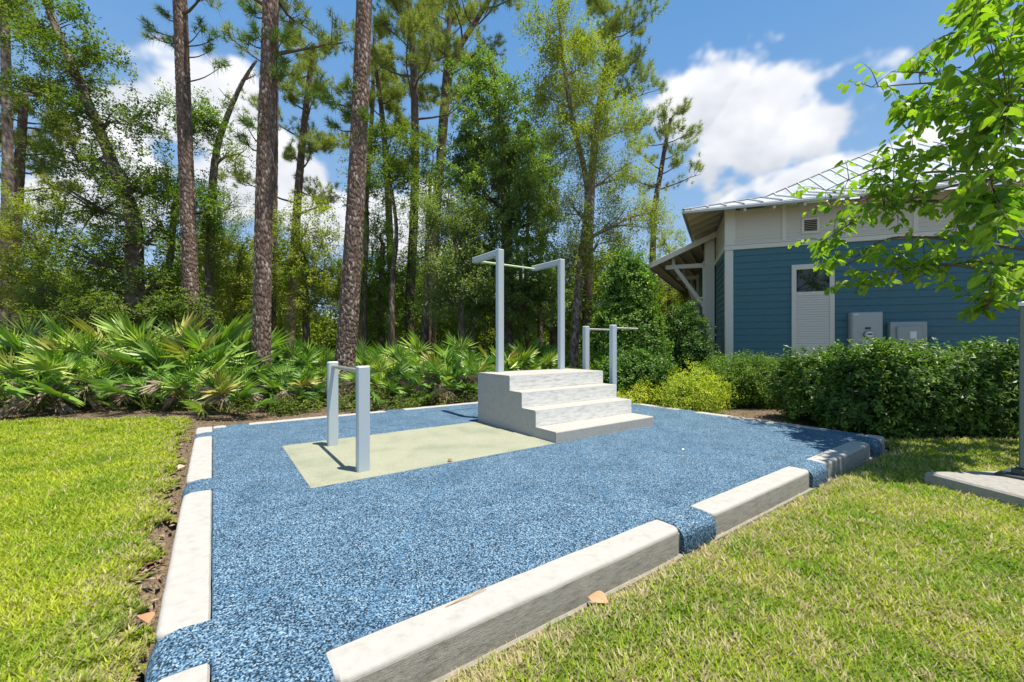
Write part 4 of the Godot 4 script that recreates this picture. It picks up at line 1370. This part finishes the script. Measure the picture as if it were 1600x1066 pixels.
	# slim trunks in the shade
	var slim := [[572, 17.5, 8, "slim dark trunk in shade left of the tall straight pine"], [612, 16.5, 10, "slim brown trunk in shade right of the leaning pine"], [662, 18.0, 12, "leaning brown trunk right of the tall straight pine"], [735, 18.5, 9, "dark trunk left of the pull up frame"], [825, 19.0, 8, "dark trunk framed by the pull up frame"], [845, 18.0, 9, "second dark trunk framed by the pull up frame"], [806, 20.0, 7, "thin dark trunk framed by the pull up frame"]]
	var rng := RandomNumberGenerator.new()
	rng.seed = 90
	for s in slim:
		leafy("slim_tree", s[3], s[1], [[s[0], 0], [s[0] + rng.randf_range(-4, 8), 450], [s[0] + rng.randf_range(-4, 14), 360], [s[0] + rng.randf_range(-6, 20), 270]], s[2], 4, [[s[0] + 8, 290, 40, 50], [s[0] + 12, 230, 30, 35]], 150, small, oak_a, oak_b, {"gap": -0.05})
	# the wood far behind, one mass
	var places := []
	var colors := []
	var holes := FastNoiseLite.new()
	holes.seed = 12
	holes.frequency = 0.09
	var k := 0
	while k < 9500:
		var d := rng.randf_range(28, 48)
		var px := rng.randf_range(-250, 1500)
		var x := (px - 800.0) / FOC * d
		var top := 6.3 + holes.get_noise_2d(x * 1.6, d) * 7.0
		var y := rng.randf() * top - 0.2
		if px > 480 and px < 545 and y > 3.0:
			k += 1
			continue
		k += 1
		places.append(Transform3D(Basis(Vector3.UP, rng.randf() * TAU).scaled(Vector3.ONE * rng.randf_range(1.2, 2.4)), Vector3(x, y, -d)))
		var t := clampf(0.5 + holes.get_noise_2d(x * 5.0, d * 5.0) * 0.9 + rng.randf_range(-0.3, 0.3), 0.0, 1.0)
		colors.append(Color(0.11, 0.17, 0.035).lerp(Color(0.42, 0.46, 0.09), t))
	var w := swarm("distant_wood", far, places, colors, self)
	w.set_meta("label", "distant sunlit green wood behind the pines and palmettos")
	w.set_meta("category", "wood")
	# low weeds and saplings under the trees
	places = []
	colors = []
	for i in 3800:
		var d := rng.randf_range(8.0, 21.0)
		var px := rng.randf_range(-200, 980)
		var p := stand(px, d)
		var q := to_pad(p.x, p.z)
		if (q.y < 8.0 and q.x > -0.6) or lawn(p.x, p.z) > -0.45:
			continue
		var tall := clampf((d - 9.0) * 0.14, 0.0, 1.0)
		places.append(Transform3D(Basis(Vector3.UP, rng.randf() * TAU).scaled(Vector3.ONE * rng.randf_range(0.35, 0.9)), p + Vector3(0, 0.05 + rng.randf() * (0.1 + tall), 0)))
		colors.append(Color(0.10, 0.17, 0.03).lerp(Color(0.36, 0.42, 0.08), rng.randf() * rng.randf()))
	var u := swarm("undergrowth", small, places, colors, self)
	u.set_meta("label", "tangled green undergrowth between the palmettos")
	u.set_meta("category", "undergrowth")

func build_shrubs() -> void:
	var glossy := leaf_cluster(34, 0.15, 0.062, 0.034, 31, M.gloss_leaf, 0.4)
	var fine := leaf_cluster(36, 0.16, 0.038, 0.022, 32, M.leaf, 0.4)
	var hedge_leaf := leaf_cluster(36, 0.18, 0.082, 0.036, 33, M.gloss_leaf, 0.6)
	var g_a := Color(0.06, 0.15, 0.025)
	var g_b := Color(0.22, 0.38, 0.05)
	var b := stand(980, 10.5)
	bush("evergreen_shrub", "tall cone shaped glossy evergreen behind the dip station", "shrub", b, [[Vector3(0, 1.3, 0), Vector3(0.92, 1.3, 0.85)], [Vector3(0.02, 2.5, 0), Vector3(0.62, 1.1, 0.6)], [Vector3(-0.02, 3.05, 0), Vector3(0.38, 0.72, 0.38)]], 2700, glossy, Color(0.09, 0.19, 0.035), Color(0.28, 0.44, 0.065), 1.0, -0.6, 0.2)
	b = stand(1072, 11.2)
	bush("round_shrub", "round dark green shrub beside the building corner", "shrub", b, [[Vector3(0, 1.2, 0), Vector3(0.68, 1.25, 0.65)], [Vector3(0.1, 0.6, 0.1), Vector3(0.8, 0.7, 0.7)]], 900, glossy, g_a, Color(0.17, 0.29, 0.05), 1.0, -0.35, 0.25)
	b = stand(985, 9.3)
	bush("leafy_shrub", "broad leafy green shrub below the cone shaped evergreen", "shrub", b, [[Vector3(0, 0.6, 0), Vector3(0.75, 0.62, 0.5)], [Vector3(-0.55, 0.5, 0.1), Vector3(0.5, 0.5, 0.4)], [Vector3(0.55, 0.55, 0.0), Vector3(0.5, 0.6, 0.45)]], 850, glossy, g_a, g_b, 1.0, -0.3, 0.3)
	b = stand(1082, 8.15)
	bush("yellow_shrub", "loose bright yellow green shrub in the mulch beside the pad", "shrub", b, [[Vector3(0, 0.42, 0), Vector3(0.56, 0.52, 0.45)], [Vector3(-0.28, 0.34, 0.05), Vector3(0.4, 0.38, 0.35)], [Vector3(0.3, 0.32, 0.0), Vector3(0.42, 0.34, 0.36)]], 820, fine, Color(0.42, 0.50, 0.05), Color(0.78, 0.82, 0.12), 0.95, -0.05, 0.5)
	b = stand(990, 8.75)
	bush("yellow_shrub", "small sparse yellow shrub right of the dip station posts", "shrub", b, [[Vector3(0, 0.2, 0), Vector3(0.3, 0.26, 0.28)], [Vector3(-0.35, 0.16, 0.1), Vector3(0.22, 0.2, 0.2)], [Vector3(0.25, 0.34, 0), Vector3(0.25, 0.22, 0.2)]], 210, fine, Color(0.42, 0.48, 0.05), Color(0.78, 0.80, 0.10), 0.95, -0.1, 0.5)
	b = stand(934, 9.6)
	bush("yellow_shrub", "tiny yellow shrub glimpsed behind the top of the steps", "shrub", b, [[Vector3(0, 0.45, 0), Vector3(0.28, 0.42, 0.26)]], 150, fine, Color(0.42, 0.48, 0.05), Color(0.78, 0.80, 0.10), 0.95, -0.1, 0.5)
	b = stand(1158, 9.2)
	bush("low_hedge", "low clipped green hedge under the building corner", "hedge", b, [[Vector3(-0.45, 0.5, 0), Vector3(0.55, 0.56, 0.5)], [Vector3(0.1, 0.52, 0), Vector3(0.55, 0.56, 0.5)], [Vector3(0.65, 0.54, -0.05), Vector3(0.6, 0.56, 0.5)]], 1000, fine, Color(0.09, 0.17, 0.025), Color(0.27, 0.42, 0.05), 1.15, -0.4, 0.22)
	# the long hedge in front of the wall
	var lobes := []
	var rng := RandomNumberGenerator.new()
	rng.seed = 44
	for row in 3:
		for k in 11:
			var x := 5.15 + k * 0.42 + row * 0.05
			var high := 1.20 + rng.randf_range(-0.13, 0.1)
			lobes.append([Vector3(x - 5.6, high * 0.46, 6.6 - 6.28 - row * 0.62), Vector3(0.46, high * 0.60, 0.46)])
	bush("clipped_hedge", "long dark green glossy hedge in front of the blue wall", "hedge", Vector3(5.6, -0.16, -6.6), lobes, 7400, hedge_leaf, Color(0.05, 0.115, 0.025), Color(0.19, 0.31, 0.048), 1.0, -0.12, 0.26)

# bauhinia-like leaf: two rounded lobes folded along the midrib
func lobed_leaf(fold: float, tone: Color) -> ArrayMesh:
	var b := MB.new()
	var rim := [Vector2(0, 0), Vector2(0.30, 0.02), Vector2(0.47, 0.28), Vector2(0.46, 0.62), Vector2(0.30, 0.92), Vector2(0.13, 0.98), Vector2(0.0, 0.76)]
	for s in [-1.0, 1.0]:
		var pts := []
		for r in rim:
			pts.append(Vector3(s * r.x * cos(fold), r.x * sin(fold) - r.y * r.y * 0.16, r.y))
		var hub := Vector3(0, -0.02, 0.42)
		for i in rim.size() - 1:
			b.tri(hub, pts[i], pts[i + 1], Vector3.UP, tone)
		b.tri(hub, pts[rim.size() - 1], pts[0], Vector3.UP, tone)
	b.quad(Vector3(-0.012, 0, -0.28), Vector3(0.012, 0, -0.28), Vector3(0.012, 0, 0.02), Vector3(-0.012, 0, 0.02), Vector3.UP, tone)
	return b.mesh(M.big_leaf)

func build_orchid_tree() -> void:
	var rng := RandomNumberGenerator.new()
	rng.seed = 66
	var base := Vector3(6.7, -0.16, -4.9)
	var o := thing("orchid_tree", "leafy tree with paired round leaves overhanging from the right", "tree", base)
	var trunk := [Vector3(0, -0.1, 0), Vector3(-0.05, 0.8, 0.02), Vector3(-0.1, 1.6, 0.0), Vector3(-0.05, 2.4, 0.0), Vector3(0.1, 3.4, -0.1), Vector3(0.15, 4.4, -0.1)]
	part("trunk", bark_trunk(spline(trunk, 14), 0.10, 0.04, 16, Color(0.20, 0.17, 0.145), 0.3), o)
	var wood := MB.new()
	var bc := Color(0.17, 0.135, 0.11)
	var forks := [Vector3(-0.1, 1.6, 0.0), Vector3(-0.08, 2.0, 0.0), Vector3(-0.05, 2.4, 0.0), Vector3(0.02, 2.9, -0.05), Vector3(0.1, 3.4, -0.1), Vector3(0.13, 4.0, -0.1)]
	# outline of the crown in the picture; sprays end inside it
	var outline := PackedVector2Array([Vector2(1640, -80), Vector2(1500, -40), Vector2(1475, 25), Vector2(1420, 85), Vector2(1395, 160), Vector2(1370, 210), Vector2(1330, 280), Vector2(1285, 330), Vector2(1270, 395), Vector2(1300, 450), Vector2(1390, 445), Vector2(1490, 440), Vector2(1560, 470), Vector2(1640, 470)])
	var tips := []
	for e in [[1240, 300], [1318, 128], [1350, 100], [1236, 382], [1276, 416], [1292, 452], [1340, 455], [1262, 330], [1478, 20], [1395, 180], [1512, 488], [1290, 320], [1320, 250], [1330, 340], [1440, 370], [1470, 400], [1530, 385], [1290, 385], [1320, 400]]:
		tips.append(at(e[0], e[1], lerpf(6.5, 4.3, (e[0] - 1240.0) / 300.0)))
	while tips.size() < 310:
		var p := Vector2(rng.randf_range(1270, 1640), rng.randf_range(-80, 470))
		if Geometry2D.is_point_in_polygon(p, outline) and rng.randf() < 0.6 + (p.x - 1270.0) / 250.0:
			var d := clampf(lerpf(6.3, 4.4, (p.x - 1270.0) / 250.0), 4.2, 6.3)
			tips.append(at(p.x, p.y, d + rng.randf_range(-0.55, 0.9)))
	# the side outside the frame
	while tips.size() < 420:
		var v := Vector3(rng.randfn(), rng.randfn(), rng.randfn()).normalized() * pow(rng.randf(), 0.4)
		var q := base + Vector3(0.5, 3.3, 0.0) + v * Vector3(2.0, 1.7, 1.8)
		if q.x > -q.z * 1.27:
			tips.append(q)
	var leaves := []
	# main limbs first, then each spray from the nearest limb
	var bones := []
	for k in 26:
		var t: Vector3 = (tips[k] if k < 12 else tips[rng.randi_range(20, tips.size() - 1)]) - base
		var f: Vector3 = forks[0]
		for q: Vector3 in forks:
			if q.y < t.y + 0.2:
				f = q
		var dist := f.distance_to(t)
		var mid := f.lerp(t, 0.5) + Vector3(0, 0.12 * dist, 0) + Vector3(rng.randf_range(-1, 1), rng.randf_range(-0.4, 0.4), rng.randf_range(-1, 1)) * 0.14 * dist
		var pts := spline([f, mid, f.lerp(t, 0.86)], 9)
		var rs := []
		for i in pts.size():
			rs.append(lerpf(0.013 + 0.006 * dist, 0.004, float(i) / (pts.size() - 1)))
			bones.append(pts[i])
		wood.tube(pts, rs, 6, bc, false)
	for tip: Vector3 in tips:
		var t: Vector3 = tip - base
		var f: Vector3 = bones[0]
		for q: Vector3 in bones:
			if q.distance_to(t) > 0.35 and q.distance_to(t) < f.distance_to(t):
				f = q
		var dist := f.distance_to(t)
		var mid := f.lerp(t, 0.5) + Vector3(0, 0.14 * dist, 0) + Vector3(rng.randf_range(-1, 1), rng.randf_range(-0.4, 0.4), rng.randf_range(-1, 1)) * 0.1 * dist
		var pts := spline([f, mid, t], 8)
		var rs := []
		for i in pts.size():
			rs.append(lerpf(0.0065, 0.0018, float(i) / (pts.size() - 1)))
		wood.tube(pts, rs, 5, bc, false)
		# leaves sit in two rows along the last part
		var span := minf(rng.randf_range(0.55, 0.95), dist * 0.9)
		var n := int(span / 0.052)
		var i0 := 0
		for i in n:
			var back := span * (float(i) / n)
			var fi := (1.0 - back / dist) * (pts.size() - 1)
			var a: Vector3 = pts[int(fi)].lerp(pts[mini(int(fi) + 1, pts.size() - 1)], fi - floorf(fi))
			var along: Vector3 = (pts[mini(int(fi) + 1, pts.size() - 1)] - pts[maxi(int(fi) - 1, 0)]).normalized()
			var side := along.cross(Vector3.UP).normalized() * (1.0 if i % 2 == 0 else -1.0)
			var dir := (side * rng.randf_range(0.45, 1.0) + along * rng.randf_range(0.0, 0.5) + Vector3.DOWN * rng.randf_range(0.15, 1.0)).normalized()
			var up := (Vector3.UP + side * 0.6 + Vector3(rng.randf_range(-0.4, 0.4), 0, rng.randf_range(-0.4, 0.4))).normalized()
			var xx := up.cross(dir).normalized()
			up = dir.cross(xx)
			var s := rng.randf_range(0.09, 0.15) * (0.65 if i < 2 else 1.0)
			leaves.append([Transform3D(Basis(xx * 0.84, up, dir).scaled(Vector3.ONE * s), a + dir * s * 0.28), Vector3(base.x + a.x, base.y + a.y - EYE, base.z + a.z)])
	part("branches", wood.mesh(M.bark), o)
	leaves.sort_custom(func(p, q):
		var pin: bool = p[1].x < -p[1].z * 1.24
		var qin: bool = q[1].x < -q[1].z * 1.24
		if pin != qin:
			return pin
		return p[1].length_squared() < q[1].length_squared())
	var kinds := []
	for k in 6:
		kinds.append(lobed_leaf([0.35, 0.6, 0.2, 0.8, 0.5, 0.45][k], [Color(0.27, 0.43, 0.06), Color(0.35, 0.51, 0.06), Color(0.19, 0.34, 0.06), Color(0.43, 0.56, 0.06), Color(0.16, 0.30, 0.06), Color(0.31, 0.47, 0.065)][k]))
	var rest := []
	var tint := []
	for i in leaves.size():
		if i < 300:
			part("leaf", kinds[rng.randi() % 6], o, leaves[i][0])
		else:
			rest.append(leaves[i][0])
			var g := rng.randf()
			tint.append(Color(0.17, 0.32, 0.05).lerp(Color(0.42, 0.55, 0.065), g))
	swarm("foliage", lobed_leaf(0.45, Color.WHITE), rest, tint, o)

func build_small_things() -> void:
	var rng := RandomNumberGenerator.new()
	rng.seed = 12
	for e in [[935, 936, "curled tan dead leaf on the lawn against the long kerb", 0.115, Color(0.42, 0.27, 0.16)], [226, 1000, "curled brown dead leaf beside the left kerb", 0.09, Color(0.36, 0.20, 0.11)], [1290, 842, "small dry leaf lying in the right lawn", 0.06, Color(0.42, 0.28, 0.13)], [283, 745, "pale dry leaf beside the left kerb near its notch", 0.09, Color(0.50, 0.38, 0.25)], [1310, 856, "brown leaf scrap in the middle of the right lawn", 0.06, Color(0.16, 0.09, 0.05)], [703, 722, "tiny brown leaf scrap on the pale rubber surface", 0.06, Color(0.2, 0.13, 0.08)], [1068, 705, "tiny pale leaf speck on the blue rubber near the steps", 0.04, Color(0.6, 0.58, 0.5)]]:
		var d: float = FOC * (EYE + 0.12) / (e[1] - HORIZON)
		var p := stand(e[0], d) + Vector3(0, 0.03, 0)
		if e[2].contains("rubber"):
			d = FOC * EYE / (e[1] - HORIZON)
			p = at(e[0], e[1], d) + Vector3(0, 0.012, 0)
		var g := MB.new()
		var n := 6
		for i in n:
			var t0 := float(i) / n
			var t1 := float(i + 1) / n
			var w0: float = sin(PI * clampf(t0, 0.02, 0.98)) * 0.36 * e[3]
			var w1: float = sin(PI * clampf(t1, 0.02, 0.98)) * 0.36 * e[3]
			var a := Vector3((t0 - 0.5) * e[3], sin(PI * t0) * 0.012, 0)
			var b := Vector3((t1 - 0.5) * e[3], sin(PI * t1) * 0.012, 0)
			for s in [-1.0, 1.0]:
				g.quad(a, b, b + Vector3(0, w1 * 0.22, s * w1), a + Vector3(0, w0 * 0.22, s * w0), Vector3.UP, e[4])
		var o := part(numbered("fallen_leaf"), g.mesh(M.litter), self, Transform3D(Basis.from_euler(Vector3(0.25, rng.randf() * TAU, 0.08)), p))
		tag(o, e[2], "leaf", "fallen leaves")
	var tw := MB.new()
	var q := stand(1030, 1.98) + Vector3(0, 0.035, 0)
	tw.tube([Vector3(-0.045, 0, 0.05), Vector3(0, 0.008, 0), Vector3(0.05, 0.0, -0.06)], [0.004, 0.005, 0.003], 6, Color(0.33, 0.27, 0.22))
	tag(part("twig", tw.mesh(M.bark), self, Transform3D(Basis.IDENTITY, q)), "short grey twig lying in the grass near the long kerb", "twig")
	var nd := MB.new()
	nd.tube([Vector3(-0.12, 0.0, 0.02), Vector3(0, 0.006, 0.0), Vector3(0.10, 0.004, -0.03)], [0.0012, 0.0016, 0.0012], 5, Color(0.38, 0.24, 0.14))
	nd.tube([Vector3(-0.12, 0.0, 0.02), Vector3(0, 0.004, 0.008), Vector3(0.10, 0.003, -0.012)], [0.0012, 0.0016, 0.0012], 5, Color(0.38, 0.24, 0.14))
	tag(part("pine_needles", nd.mesh(M.bark), self, Transform3D(Basis(Vector3.UP, 0.5), pad(0.98, 1.72, 0.008))), "brown pair of pine needles lying on the long kerb", "pine needles")

# ---------------------------------------------------------------- scene
func _ready() -> void:
	var cam := Camera3D.new()
	cam.name = "camera"
	cam.position = Vector3(0, EYE, 0)
	cam.near = 0.05
	cam.far = 1500.0
	cam.projection = Camera3D.PROJECTION_FRUSTUM
	cam.set_frustum(0.05 * 2.0 * 533.0 / FOC, Vector2(0, 0.05 * (HORIZON - 533.0) / FOC), 0.05, 1500.0)
	cam.current = true
	add_child(cam)
	var env := Environment.new()
	env.background_mode = Environment.BG_SKY
	var sky := Sky.new()
	sky.sky_material = make_sky()
	env.sky = sky
	env.background_energy_multiplier = 1.0
	env.tonemap_mode = Environment.TONE_MAPPER_LINEAR
	env.tonemap_exposure = 1.85
	env.sdfgi_enabled = true
	env.ssao_enabled = true
	env.ssil_enabled = true
	var we := WorldEnvironment.new()
	we.name = "world_environment"
	we.environment = env
	add_child(we)
	var sun := DirectionalLight3D.new()
	sun.name = "sun"
	sun.light_energy = 1.5
	sun.light_color = Color(1.0, 0.965, 0.90)
	sun.light_angular_distance = 0.53
	sun.shadow_enabled = true
	add_child(sun)
	sun.look_at_from_position(Vector3(2.27, 10.0, 1.02), Vector3.ZERO, Vector3.FORWARD)

	lumps.seed = 2
	lumps.frequency = 0.06
	edge.seed = 6
	edge.frequency = 0.12
	bark_cells.noise_type = FastNoiseLite.TYPE_CELLULAR
	bark_cells.frequency = 22.0
	bark_cells.fractal_type = FastNoiseLite.FRACTAL_NONE
	bark_cells.cellular_return_type = FastNoiseLite.RETURN_CELL_VALUE
	bark_cracks.noise_type = FastNoiseLite.TYPE_CELLULAR
	bark_cracks.frequency = 22.0
	bark_cracks.fractal_type = FastNoiseLite.FRACTAL_NONE
	bark_cracks.cellular_return_type = FastNoiseLite.RETURN_DISTANCE2_SUB
	make_materials()
	build_ground()
	build_pad()
	build_kerbs()
	build_lawn()
	build_house()
	build_steps()
	build_bars()
	build_slab()
	print("built ", Time.get_ticks_msec())
	build_woods()
	print("woods ", Time.get_ticks_msec())
	build_palmettos()
	build_shrubs()
	build_orchid_tree()
	build_litter()
	build_small_things()
	print("all ", Time.get_ticks_msec())
